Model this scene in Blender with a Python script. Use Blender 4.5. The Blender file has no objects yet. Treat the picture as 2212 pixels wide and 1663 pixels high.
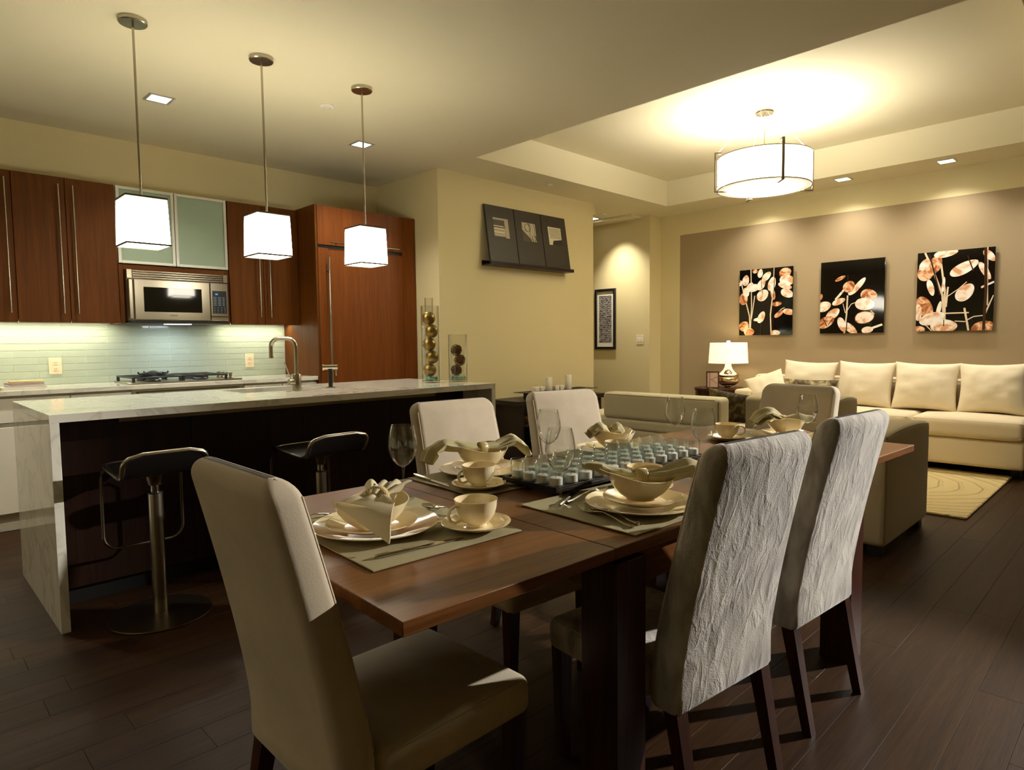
import bpy, bmesh, math, random
from mathutils import Vector, Matrix, noise
random.seed(7)
C = bpy.context.scene.collection
SC = bpy.context.scene
PI = math.pi

# ------------------------------------------------------------------ camera, world, exposure
def setup_camera():
    yaw, pitch, roll, fpx = 0.794326, -0.0666079, -0.011265, 1392.65
    f = Vector((math.cos(yaw)*math.cos(pitch), math.sin(yaw)*math.cos(pitch), math.sin(pitch)))
    r = Vector((math.sin(yaw), -math.cos(yaw), 0)); u = r.cross(f)
    r2 = math.cos(roll)*r + math.sin(roll)*u; u2 = -math.sin(roll)*r + math.cos(roll)*u
    cd = bpy.data.cameras.new('camera'); cam = bpy.data.objects.new('camera', cd); C.objects.link(cam)
    m = Matrix.Identity(4)
    for i in range(3):
        m[i][0] = r2[i]; m[i][1] = u2[i]; m[i][2] = -f[i]
    m[2][3] = 1.20
    cam.matrix_world = m
    cd.sensor_fit = 'HORIZONTAL'; cd.sensor_width = 36.0; cd.lens = 36.0*fpx/2212.0
    cd.clip_start = 0.02; cd.clip_end = 60
    SC.camera = cam
setup_camera()
W = bpy.data.worlds.new('world'); SC.world = W; W.use_nodes = True
W.node_tree.nodes['Background'].inputs[0].default_value = (0.9, 0.75, 0.5, 1)
W.node_tree.nodes['Background'].inputs[1].default_value = 0.006
SC.view_settings.view_transform = 'Standard'; SC.view_settings.look = 'None'
SC.view_settings.gamma = 1; SC.view_settings.use_curve_mapping = False
SC.view_settings.exposure = 0.0
cy = SC.cycles
cy.max_bounces = 10; cy.diffuse_bounces = 5; cy.glossy_bounces = 5; cy.transmission_bounces = 10
cy.transparent_max_bounces = 48; cy.caustics_reflective = False; cy.caustics_refractive = False
cy.sample_clamp_indirect = 4.0

# light levels (watts / emission strengths); lamps are built below, the added left fill lamps without fixtures
WARM = (1.0, 0.83, 0.52); WARMW = (1.0, 0.92, 0.76); COOL = (0.80, 0.93, 1.0)
E_PENDANT = 17.0; E_DRUM = 10.0; E_DRUM_UP = 68.0
P_KITCHEN = 105.0; P_WASH = 66.0; P_HALL = 130.0; P_DINING = 4300.0
P_UNDER = 4.5; P_HOOD = 2.2; P_TABLELAMP = 5.0; P_LIVING = 16.0

def lamp(kind, name, loc, watts, color, parent=None, size=0.05, target=None, spot=60, blend=0.5, size_y=None):
    ld = bpy.data.lights.new(name, kind); o = bpy.data.objects.new(name, ld); C.objects.link(o)
    ld.energy = watts; ld.color = color
    if kind == 'AREA':
        ld.size = size
        if size_y: ld.shape = 'RECTANGLE'; ld.size_y = size_y
    else: ld.shadow_soft_size = size
    if kind == 'SPOT': ld.spot_size = math.radians(spot); ld.spot_blend = blend
    o.location = loc
    if target is not None:
        o.rotation_euler = (Vector(target)-Vector(loc)).to_track_quat('-Z', 'Y').to_euler()
    if parent: o.parent = parent
    return o

# ------------------------------------------------------------------ materials
def lin(r, g, b):
    f = lambda c: (c/255/12.92) if c <= 10 else ((c/255+0.055)/1.055)**2.4
    return (f(r), f(g), f(b), 1.0)
MATS = {}
def base_mat(name):
    m = bpy.data.materials.new(name); m.use_nodes = True
    nt = m.node_tree; b = nt.nodes['Principled BSDF']
    MATS[name] = m
    return m, nt, b
def N(nt, t, **kw):
    n = nt.nodes.new(t)
    for k, v in kw.items(): setattr(n, k, v)
    return n
def plain(name, col, rough=0.5, metal=0.0, coat=0.0, spec=0.5, var=0.0, vscale=6.0, bump=0.0, bscale=200.0, sheen=0.0, emit=None, estr=0.0):
    m, nt, b = base_mat(name)
    b.inputs['Base Color'].default_value = col; b.inputs['Roughness'].default_value = rough
    b.inputs['Metallic'].default_value = metal; b.inputs['Coat Weight'].default_value = coat
    b.inputs['Coat Roughness'].default_value = 0.05
    b.inputs['Specular IOR Level'].default_value = spec
    if sheen: b.inputs['Sheen Weight'].default_value = sheen; b.inputs['Sheen Roughness'].default_value = 0.4
    tc = N(nt, 'ShaderNodeTexCoord')
    if var:
        no = N(nt, 'ShaderNodeTexNoise'); no.inputs['Scale'].default_value = vscale; no.inputs['Detail'].default_value = 5
        nt.links.new(tc.outputs['Object'], no.inputs['Vector'])
        r = N(nt, 'ShaderNodeValToRGB')
        r.color_ramp.elements[0].position = 0.3; r.color_ramp.elements[1].position = 0.7
        r.color_ramp.elements[0].color = [max(0, c*(1-var)) for c in col[:3]]+[1]
        r.color_ramp.elements[1].color = [min(1, c*(1+var)) for c in col[:3]]+[1]
        nt.links.new(no.outputs['Fac'], r.inputs['Fac']); nt.links.new(r.outputs['Color'], b.inputs['Base Color'])
    if bump:
        n2 = N(nt, 'ShaderNodeTexNoise'); n2.inputs['Scale'].default_value = bscale; n2.inputs['Detail'].default_value = 3
        nt.links.new(tc.outputs['Object'], n2.inputs['Vector'])
        bp = N(nt, 'ShaderNodeBump'); bp.inputs['Strength'].default_value = bump; bp.inputs['Distance'].default_value = 0.002
        nt.links.new(n2.outputs['Fac'], bp.inputs['Height']); nt.links.new(bp.outputs['Normal'], b.inputs['Normal'])
    if emit: b.inputs['Emission Color'].default_value = emit; b.inputs['Emission Strength'].default_value = estr
    return m
def wood(name, dark, light, scale, rough=0.4, coat=0.0, bump=0.15, random_obj=0.0, fine=1.0, spec=0.3):
    """grain stretched along the axis whose scale is small"""
    m, nt, b = base_mat(name)
    tc = N(nt, 'ShaderNodeTexCoord'); mp = N(nt, 'ShaderNodeMapping'); mp.inputs['Scale'].default_value = scale
    add = N(nt, 'ShaderNodeVectorMath', operation='ADD'); oi = N(nt, 'ShaderNodeObjectInfo')
    mul = N(nt, 'ShaderNodeMath', operation='MULTIPLY'); mul.inputs[1].default_value = 37.0
    nt.links.new(oi.outputs['Random'], mul.inputs[0]); nt.links.new(tc.outputs['Object'], add.inputs[0]); nt.links.new(mul.outputs[0], add.inputs[1])
    nt.links.new(add.outputs[0], mp.inputs['Vector'])
    n1 = N(nt, 'ShaderNodeTexNoise'); n1.inputs['Scale'].default_value = 1.0; n1.inputs['Detail'].default_value = 6; n1.inputs['Distortion'].default_value = 0.6
    n2 = N(nt, 'ShaderNodeTexNoise'); n2.inputs['Scale'].default_value = 5.0*fine; n2.inputs['Detail'].default_value = 4
    nt.links.new(mp.outputs[0], n1.inputs['Vector']); nt.links.new(mp.outputs[0], n2.inputs['Vector'])
    mx = N(nt, 'ShaderNodeMath', operation='MULTIPLY_ADD'); mx.inputs[1].default_value = 0.5; 
    nt.links.new(n2.outputs['Fac'], mx.inputs[0]); 
    h = N(nt, 'ShaderNodeMath', operation='MULTIPLY'); h.inputs[1].default_value = 0.5; nt.links.new(n1.outputs['Fac'], h.inputs[0]); nt.links.new(h.outputs[0], mx.inputs[2])
    r = N(nt, 'ShaderNodeValToRGB'); r.color_ramp.elements[0].position = 0.36; r.color_ramp.elements[1].position = 0.66
    r.color_ramp.elements[0].color = dark; r.color_ramp.elements[1].color = light
    nt.links.new(mx.outputs[0], r.inputs['Fac'])
    hs = N(nt, 'ShaderNodeHueSaturation')
    mr = N(nt, 'ShaderNodeMapRange'); mr.inputs['To Min'].default_value = 1-random_obj; mr.inputs['To Max'].default_value = 1+random_obj
    nt.links.new(oi.outputs['Random'], mr.inputs['Value']); nt.links.new(mr.outputs[0], hs.inputs['Value'])
    nt.links.new(r.outputs['Color'], hs.inputs['Color']); nt.links.new(hs.outputs['Color'], b.inputs['Base Color'])
    b.inputs['Roughness'].default_value = rough; b.inputs['Coat Weight'].default_value = coat; b.inputs['Coat Roughness'].default_value = 0.15; b.inputs['Specular IOR Level'].default_value = spec
    bp = N(nt, 'ShaderNodeBump'); bp.inputs['Strength'].default_value = bump; bp.inputs['Distance'].default_value = 0.002
    nt.links.new(mx.outputs[0], bp.inputs['Height']); nt.links.new(bp.outputs['Normal'], b.inputs['Normal'])
    return m
def marble(name):
    m, nt, b = base_mat(name)
    tc = N(nt, 'ShaderNodeTexCoord')
    n0 = N(nt, 'ShaderNodeTexNoise'); n0.inputs['Scale'].default_value = 2.2; n0.inputs['Detail'].default_value = 8; n0.inputs['Distortion'].default_value = 1.8
    nt.links.new(tc.outputs['Object'], n0.inputs['Vector'])
    a = N(nt, 'ShaderNodeMath', operation='SUBTRACT'); a.inputs[1].default_value = 0.5; nt.links.new(n0.outputs['Fac'], a.inputs[0])
    ab = N(nt, 'ShaderNodeMath', operation='ABSOLUTE'); nt.links.new(a.outputs[0], ab.inputs[0])
    r = N(nt, 'ShaderNodeValToRGB'); r.color_ramp.elements[0].position = 0.0; r.color_ramp.elements[1].position = 0.045
    r.color_ramp.elements[0].color = lin(206, 203, 190); r.color_ramp.elements[1].color = lin(228, 225, 210)
    nt.links.new(ab.outputs[0], r.inputs['Fac']); nt.links.new(r.outputs['Color'], b.inputs['Base Color'])
    b.inputs['Roughness'].default_value = 0.06; b.inputs['Specular IOR Level'].default_value = 0.62
    return m
def thin_glass(name, tint=(0.985, 0.99, 0.98, 1), ior=1.5, rough=0.0):
    m, nt, b = base_mat(name); nt.nodes.remove(b)
    t = N(nt, 'ShaderNodeBsdfTransparent'); t.inputs[0].default_value = tint
    g = N(nt, 'ShaderNodeBsdfGlossy'); g.inputs['Roughness'].default_value = 0.02
    ge = N(nt, 'ShaderNodeNewGeometry'); dt = N(nt, 'ShaderNodeVectorMath', operation='DOT_PRODUCT')
    nt.links.new(ge.outputs['Normal'], dt.inputs[0]); nt.links.new(ge.outputs['Incoming'], dt.inputs[1])
    ab = N(nt, 'ShaderNodeMath', operation='ABSOLUTE'); nt.links.new(dt.outputs['Value'], ab.inputs[0])
    iv = N(nt, 'ShaderNodeMath', operation='SUBTRACT'); iv.inputs[0].default_value = 1.0; nt.links.new(ab.outputs[0], iv.inputs[1])
    pw = N(nt, 'ShaderNodeMath', operation='POWER'); pw.inputs[1].default_value = 2.6; nt.links.new(iv.outputs[0], pw.inputs[0])
    f = N(nt, 'ShaderNodeMath', operation='MULTIPLY_ADD'); f.inputs[1].default_value = 0.85; f.inputs[2].default_value = 0.045; nt.links.new(pw.outputs[0], f.inputs[0])
    p2 = N(nt, 'ShaderNodeMath', operation='POWER'); p2.inputs[1].default_value = 5.0; nt.links.new(iv.outputs[0], p2.inputs[0])
    tm = N(nt, 'ShaderNodeMix', data_type='RGBA'); tm.inputs[6].default_value = tint; tm.inputs[7].default_value = (0.38, 0.40, 0.36, 1)
    nt.links.new(p2.outputs[0], tm.inputs[0]); nt.links.new(tm.outputs[2], t.inputs[0])
    mx = N(nt, 'ShaderNodeMixShader'); out = nt.nodes['Material Output']
    nt.links.new(f.outputs[0], mx.inputs[0]); nt.links.new(t.outputs[0], mx.inputs[1]); nt.links.new(g.outputs[0], mx.inputs[2])
    nt.links.new(mx.outputs[0], out.inputs['Surface'])
    return m
def frosted(name, col, through=0.35):
    m, nt, b = base_mat(name)
    b.inputs['Base Color'].default_value = col; b.inputs['Roughness'].default_value = 0.35
    t = N(nt, 'ShaderNodeBsdfTransparent'); t.inputs[0].default_value = (0.8, 0.92, 0.84, 1)
    mx = N(nt, 'ShaderNodeMixShader'); mx.inputs[0].default_value = through; out = nt.nodes['Material Output']
    nt.links.new(b.outputs[0], mx.inputs[1]); nt.links.new(t.outputs[0], mx.inputs[2]); nt.links.new(mx.outputs[0], out.inputs['Surface'])
    return m
def glow(name, col, strength, base=(0.9, 0.88, 0.8, 1)):
    m, nt, b = base_mat(name)
    b.inputs['Base Color'].default_value = base; b.inputs['Roughness'].default_value = 0.8
    b.inputs['Emission Color'].default_value = (*col, 1); b.inputs['Emission Strength'].default_value = strength
    return m
def suede(name, c0, c1, wrinkle=0.35, sheen=0.4, scl=(9, 9, 3.2), dist=1.4, nap=0.12, crease=0.0):
    m, nt, b = base_mat(name)
    tc = N(nt, 'ShaderNodeTexCoord'); mp = N(nt, 'ShaderNodeMapping'); mp.inputs['Scale'].default_value = scl
    nt.links.new(tc.outputs['Object'], mp.inputs['Vector'])
    n1 = N(nt, 'ShaderNodeTexNoise'); n1.inputs['Scale'].default_value = 1.3; n1.inputs['Detail'].default_value = 7; n1.inputs['Distortion'].default_value = dist
    nt.links.new(mp.outputs[0], n1.inputs['Vector'])
    r = N(nt, 'ShaderNodeValToRGB'); r.color_ramp.elements[0].position = 0.33; r.color_ramp.elements[1].position = 0.68
    r.color_ramp.elements[0].color = c0; r.color_ramp.elements[1].color = c1
    nt.links.new(n1.outputs['Fac'], r.inputs['Fac']); nt.links.new(r.outputs['Color'], b.inputs['Base Color'])
    b.inputs['Roughness'].default_value = 0.85; b.inputs['Sheen Weight'].default_value = sheen; b.inputs['Sheen Roughness'].default_value = 0.35
    n2 = N(nt, 'ShaderNodeTexNoise'); n2.inputs['Scale'].default_value = 260; n2.inputs['Detail'].default_value = 2
    nt.links.new(tc.outputs['Object'], n2.inputs['Vector'])
    ad = N(nt, 'ShaderNodeMath', operation='MULTIPLY_ADD'); ad.inputs[1].default_value = nap
    nt.links.new(n2.outputs['Fac'], ad.inputs[0]); nt.links.new(n1.outputs['Fac'], ad.inputs[2])
    if crease:
        m3 = N(nt, 'ShaderNodeMapping'); m3.inputs['Scale'].default_value = (11, 11, 5.5); m3.inputs['Rotation'].default_value = (0, 0.35, 0); nt.links.new(tc.outputs['Object'], m3.inputs['Vector'])
        n3 = N(nt, 'ShaderNodeTexNoise'); n3.inputs['Scale'].default_value = 1.0; n3.inputs['Detail'].default_value = 5; n3.inputs['Distortion'].default_value = 0.5; nt.links.new(m3.outputs[0], n3.inputs['Vector'])
        c1_ = N(nt, 'ShaderNodeMath', operation='SUBTRACT'); c1_.inputs[1].default_value = 0.5; nt.links.new(n3.outputs['Fac'], c1_.inputs[0])
        c2_ = N(nt, 'ShaderNodeMath', operation='ABSOLUTE'); nt.links.new(c1_.outputs[0], c2_.inputs[0])
        c3_ = N(nt, 'ShaderNodeMapRange'); c3_.inputs['From Max'].default_value = 0.05; c3_.inputs['To Min'].default_value = crease; c3_.inputs['To Max'].default_value = 0.0; nt.links.new(c2_.outputs[0], c3_.inputs['Value'])
        c4_ = N(nt, 'ShaderNodeMath', operation='ADD'); nt.links.new(ad.outputs[0], c4_.inputs[0]); nt.links.new(c3_.outputs[0], c4_.inputs[1]); ad = c4_
    bp = N(nt, 'ShaderNodeBump'); bp.inputs['Strength'].default_value = wrinkle; bp.inputs['Distance'].default_value = 0.012
    nt.links.new(ad.outputs[0], bp.inputs['Height']); nt.links.new(bp.outputs['Normal'], b.inputs['Normal'])
    return m

M = {}
M['wall'] = plain('cream_paint', lin(217, 203, 156), 0.75, bump=0.05, bscale=300)
M['ceil'] = plain('ceiling_paint', lin(228, 220, 190), 0.85)
M['white'] = plain('white_paint', lin(235, 230, 215), 0.5)
M['dwood'] = wood('brown_cabinet_veneer', lin(76, 39, 5), lin(98, 54, 10), (26, 26, 0.9), rough=0.5, spec=0.15, bump=0.06, random_obj=0.06)
M['dwoodh'] = wood('brown_cabinet_veneer_across', lin(76, 39, 5), lin(98, 54, 10), (0.9, 26, 26), rough=0.5, spec=0.15, bump=0.06)
M['fridgewood'] = wood('red_brown_cabinet_veneer', lin(98, 50, 10), lin(122, 65, 17), (26, 26, 0.9), rough=0.46, spec=0.2, bump=0.06, random_obj=0.04)
M['island'] = wood('espresso_veneer', lin(20, 8, 3), lin(44, 20, 9), (30, 30, 1.0), rough=0.4, bump=0.05)
M['espresso'] = wood('espresso_wood', lin(22, 13, 9), lin(40, 26, 18), (1.2, 24, 24), rough=0.35, bump=0.05)
M['leg'] = wood('dark_leg_wood', lin(38, 15, 6), lin(70, 32, 14), (24, 24, 1.2), rough=0.4, bump=0.05)
M['table'] = wood('walnut_table_wood', lin(92, 55, 22), lin(124, 78, 35), (1.1, 22, 22), rough=0.36, coat=0.12, bump=0.04)
M['plank'] = wood('dark_oak_plank', lin(38, 22, 9), lin(60, 39, 19), (1.0, 26, 26), rough=0.46, spec=0.16, bump=0.3, random_obj=0.14, fine=1.6)
M['marble'] = marble('polished_marble')
M['tile'] = plain('pale_green_glass_tile', lin(180, 191, 177), 0.12, coat=0.6, var=0.04, vscale=3)
M['grout'] = plain('grout', lin(236, 234, 214), 0.9)
M['steel'] = plain('brushed_steel', lin(168, 160, 142), 0.24, metal=1.0)
M['nickel'] = plain('satin_nickel', lin(178, 171, 154), 0.26, metal=1.0)
M['bronze'] = plain('dark_brushed_steel', lin(120, 108, 88), 0.35, metal=1.0)
M['chrome'] = plain('polished_steel', lin(205, 198, 184), 0.08, metal=1.0)
M['alu'] = plain('aluminium_frame', lin(208, 208, 196), 0.35, metal=0.7)
M['black'] = plain('matte_black', lin(16, 13, 11), 0.45)
M['iron'] = plain('black_cast_iron', lin(24, 24, 24), 0.5)
M['blackgloss'] = plain('black_glass', lin(8, 8, 8), 0.05, coat=0.5)
M['leather'] = plain('black_leather', lin(14, 11, 9), 0.4)
M['suede_a'] = suede('taupe_suede', lin(180, 166, 142), lin(196, 182, 158), wrinkle=0.10, scl=(4, 4, 4), dist=0.4, nap=0.25)
M['suede_b'] = suede('crushed_grey_velvet', lin(140, 133, 121), lin(220, 214, 202), wrinkle=0.8, sheen=0.6, scl=(10, 10, 4.0), dist=0.5, nap=0.14, crease=0.09)
M['greycloth'] = plain('grey_upholstery', lin(198, 188, 154), 0.9, bump=0.3, bscale=400, sheen=0.2)
M['greyarm'] = plain('dark_grey_upholstery', lin(168, 154, 120), 0.9, bump=0.3, bscale=400, sheen=0.2)
M['creamcloth'] = plain('cream_upholstery', lin(222, 206, 172), 0.9, bump=0.25, bscale=350, sheen=0.15)
M['pillow'] = plain('cream_pillow_cloth', lin(233, 219, 188), 0.9, bump=0.25, bscale=300, sheen=0.15)
M['piping'] = plain('piping_cord', lin(190, 176, 148), 0.85)
M['dpiping'] = plain('dark_piping_cord', lin(120, 106, 80), 0.85)
M['china'] = plain('ivory_glazed_china', lin(232, 216, 176), 0.12, coat=0.5)
M['linen'] = plain('sage_napkin_linen', lin(188, 178, 136), 0.85, bump=0.35, bscale=500)
M['linen2'] = plain('pale_napkin_linen', lin(210, 199, 164), 0.85, bump=0.35, bscale=500)
M['ring'] = None
M['wax'] = plain('white_wax', lin(236, 232, 222), 0.55)
M['wax2'] = plain('candle_wax', lin(228, 220, 200), 0.6)
M['glass'] = thin_glass('clear_glass')
M['glassg'] = thin_glass('pale_green_glass', (0.975, 0.99, 0.985, 1))
M['frost'] = frosted('frosted_green_glass', lin(176, 192, 170), 0.40)
M['gold'] = plain('aged_gold_leaf', lin(150, 122, 62), 0.33, metal=0.85, var=0.25, vscale=18)
M['wicker'] = plain('dark_brown_vine', lin(104, 64, 28), 0.8, spec=0.1, var=0.3, vscale=40)
M['pebble'] = plain('aqua_glass_pebbles', lin(150, 200, 176), 0.15, coat=0.5)
M['plastic'] = plain('ivory_plastic', lin(232, 216, 186), 0.4)
M['rug'] = None
M['bulb'] = glow('downlight_glow', (0.86, 0.92, 1.0), 6.0)
M['bulbw'] = glow('warm_downlight_glow', (1.0, 0.95, 0.82), 9.0)
M['shade'] = glow('pendant_shade_glow', WARMW, E_PENDANT)
def fade_top(m, z0, z1, lo, hi):
    nt = m.node_tree; b = nt.nodes['Principled BSDF']; tc = N(nt, 'ShaderNodeTexCoord'); s = N(nt, 'ShaderNodeSeparateXYZ'); nt.links.new(tc.outputs['Object'], s.inputs[0])
    r = N(nt, 'ShaderNodeMapRange'); r.interpolation_type = 'SMOOTHSTEP'
    for k, v in (('From Min', z0), ('From Max', z1), ('To Min', hi), ('To Max', lo)): r.inputs[k].default_value = v
    nt.links.new(s.outputs['Z'], r.inputs['Value']); nt.links.new(r.outputs[0], b.inputs['Emission Strength'])
fade_top(M['shade'], -0.935, -0.880, 0.55, E_PENDANT)
M['drum'] = glow('drum_shade_glow', (1.0, 0.93, 0.80), E_DRUM)

# mats with their own graphs
def accent_mat():
    m, nt, b = base_mat('accent_wall_paint')
    g = N(nt, 'ShaderNodeNewGeometry'); s = N(nt, 'ShaderNodeSeparateXYZ'); nt.links.new(g.outputs['Position'], s.inputs[0])
    a = N(nt, 'ShaderNodeMath', operation='LESS_THAN'); a.inputs[1].default_value = 2.55; nt.links.new(s.outputs['Z'], a.inputs[0])
    c = N(nt, 'ShaderNodeMath', operation='LESS_THAN'); c.inputs[1].default_value = 4.482; nt.links.new(s.outputs['Y'], c.inputs[0])
    mu = N(nt, 'ShaderNodeMath', operation='MULTIPLY'); nt.links.new(a.outputs[0], mu.inputs[0]); nt.links.new(c.outputs[0], mu.inputs[1])
    mx = N(nt, 'ShaderNodeMix', data_type='RGBA'); nt.links.new(mu.outputs[0], mx.inputs[0])
    mx.inputs[6].default_value = lin(217, 203, 156); mx.inputs[7].default_value = lin(158, 138, 106)
    nt.links.new(mx.outputs[2], b.inputs['Base Color']); b.inputs['Roughness'].default_value = 0.7
    return m
M['accent'] = accent_mat()
def stripes_mat(name, c0, c1, scale, axis='X', rough=0.8, distort=0.0):
    m, nt, b = base_mat(name)
    tc = N(nt, 'ShaderNodeTexCoord'); w = N(nt, 'ShaderNodeTexWave'); w.bands_direction = axis
    w.inputs['Scale'].default_value = scale; w.inputs['Distortion'].default_value = distort; w.inputs['Detail'].default_value = 3
    nt.links.new(tc.outputs['Object'], w.inputs['Vector'])
    r = N(nt, 'ShaderNodeValToRGB'); r.color_ramp.elements[0].position = 0.42; r.color_ramp.elements[1].position = 0.58
    r.color_ramp.elements[0].color = c0; r.color_ramp.elements[1].color = c1
    nt.links.new(w.outputs['Fac'], r.inputs['Fac']); nt.links.new(r.outputs['Color'], b.inputs['Base Color']); b.inputs['Roughness'].default_value = rough
    return m, nt, b, w
M['ring'] = stripes_mat('striped_napkin_ring', lin(150, 128, 72), lin(216, 200, 150), 80, 'X', 0.3)[0]
def mat_ribbed(name, c0, c1, scale):
    m, nt, b, w = stripes_mat(name, c0, c1, scale, 'X', 0.9, 2.0)
    bp = N(nt, 'ShaderNodeBump'); bp.inputs['Strength'].default_value = 0.35; bp.inputs['Distance'].default_value = 0.0012
    nt.links.new(w.outputs['Fac'], bp.inputs['Height']); nt.links.new(bp.outputs['Normal'], b.inputs['Normal'])
    return m
M['placemat'] = mat_ribbed('sage_ribbed_placemat', lin(152, 143, 106), lin(174, 165, 128), 120)
def rug_mat():
    m, nt, b = base_mat('carved_wool_rug')
    tc = N(nt, 'ShaderNodeTexCoord'); w = N(nt, 'ShaderNodeTexWave'); w.wave_type = 'RINGS'; w.rings_direction = 'Z'
    mp = N(nt, 'ShaderNodeMapping'); mp.inputs['Location'].default_value = (-6.0, -1.35, 0); mp.inputs['Scale'].default_value = (1.0, 0.55, 1)
    nt.links.new(tc.outputs['Object'], mp.inputs['Vector'])
    w.inputs['Scale'].default_value = 4.2; w.inputs['Distortion'].default_value = 2.5; w.inputs['Detail'].default_value = 1; w.inputs['Detail Scale'].default_value = 0.7
    nt.links.new(mp.outputs[0], w.inputs['Vector'])
    r = N(nt, 'ShaderNodeValToRGB'); r.color_ramp.elements[0].position = 0.0; r.color_ramp.elements[1].position = 0.16
    r.color_ramp.elements[0].color = (0, 0, 0, 1); r.color_ramp.elements[1].color = (1, 1, 1, 1)
    nt.links.new(w.outputs['Fac'], r.inputs['Fac'])
    n2 = N(nt, 'ShaderNodeTexNoise'); n2.inputs['Scale'].default_value = 300; nt.links.new(tc.outputs['Object'], n2.inputs['Vector'])
    ad = N(nt, 'ShaderNodeMath', operation='MULTIPLY_ADD'); ad.inputs[1].default_value = 0.25; nt.links.new(n2.outputs['Fac'], ad.inputs[0]); nt.links.new(r.outputs['Color'], ad.inputs[2])
    bp = N(nt, 'ShaderNodeBump'); bp.inputs['Strength'].default_value = 1.0; bp.inputs['Distance'].default_value = 0.012
    nt.links.new(ad.outputs[0], bp.inputs['Height']); nt.links.new(bp.outputs['Normal'], b.inputs['Normal'])
    b.inputs['Base Color'].default_value = lin(206, 184, 128); b.inputs['Roughness'].default_value = 0.95
    return m
M['rug'] = rug_mat()
def pattern_mat(name, c0, c1, c2, scale):
    m, nt, b = base_mat(name)
    tc = N(nt, 'ShaderNodeTexCoord'); n = N(nt, 'ShaderNodeTexNoise'); n.inputs['Scale'].default_value = scale; n.inputs['Detail'].default_value = 2; n.inputs['Distortion'].default_value = 1.5
    nt.links.new(tc.outputs['Object'], n.inputs['Vector'])
    r = N(nt, 'ShaderNodeValToRGB'); r.color_ramp.elements[0].position = 0.38; r.color_ramp.elements[1].position = 0.62
    r.color_ramp.elements[0].color = c0; r.color_ramp.elements[1].color = c2; e = r.color_ramp.elements.new(0.5); e.color = c1
    nt.links.new(n.outputs['Fac'], r.inputs['Fac']); nt.links.new(r.outputs['Color'], b.inputs['Base Color']); b.inputs['Roughness'].default_value = 0.8
    return m
M['patterned'] = pattern_mat('patterned_cushion_cloth', lin(70, 58, 36), lin(126, 110, 72), lin(178, 164, 120), 9)
M['darkpatterned'] = pattern_mat('dark_patterned_cushion_cloth', lin(44, 34, 14), lin(70, 58, 28), lin(110, 96, 56), 12)
M['podprint'] = pattern_mat('seed_pod_print', lin(216, 160, 118), lin(246, 226, 204), lin(252, 244, 234), 7)
M['podprint'].node_tree.nodes['Principled BSDF'].inputs['Roughness'].default_value = 0.06
M['brownpod'] = pattern_mat('brown_seed_pod_print', lin(150, 84, 44), lin(208, 146, 102), lin(238, 200, 166), 11)
M['brownpod'].node_tree.nodes['Principled BSDF'].inputs['Roughness'].default_value = 0.06
M['stemprint'] = plain('stem_print', lin(226, 204, 176), 0.06)
M['darkstem'] = plain('dark_stem_print', lin(60, 38, 24), 0.06)
M['artblack'] = plain('glossy_black_print', lin(9, 6, 5), 0.05, coat=0.3)
M['subfloor'] = plain('dark_brown_subfloor', lin(30, 20, 13), 0.8)

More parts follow.
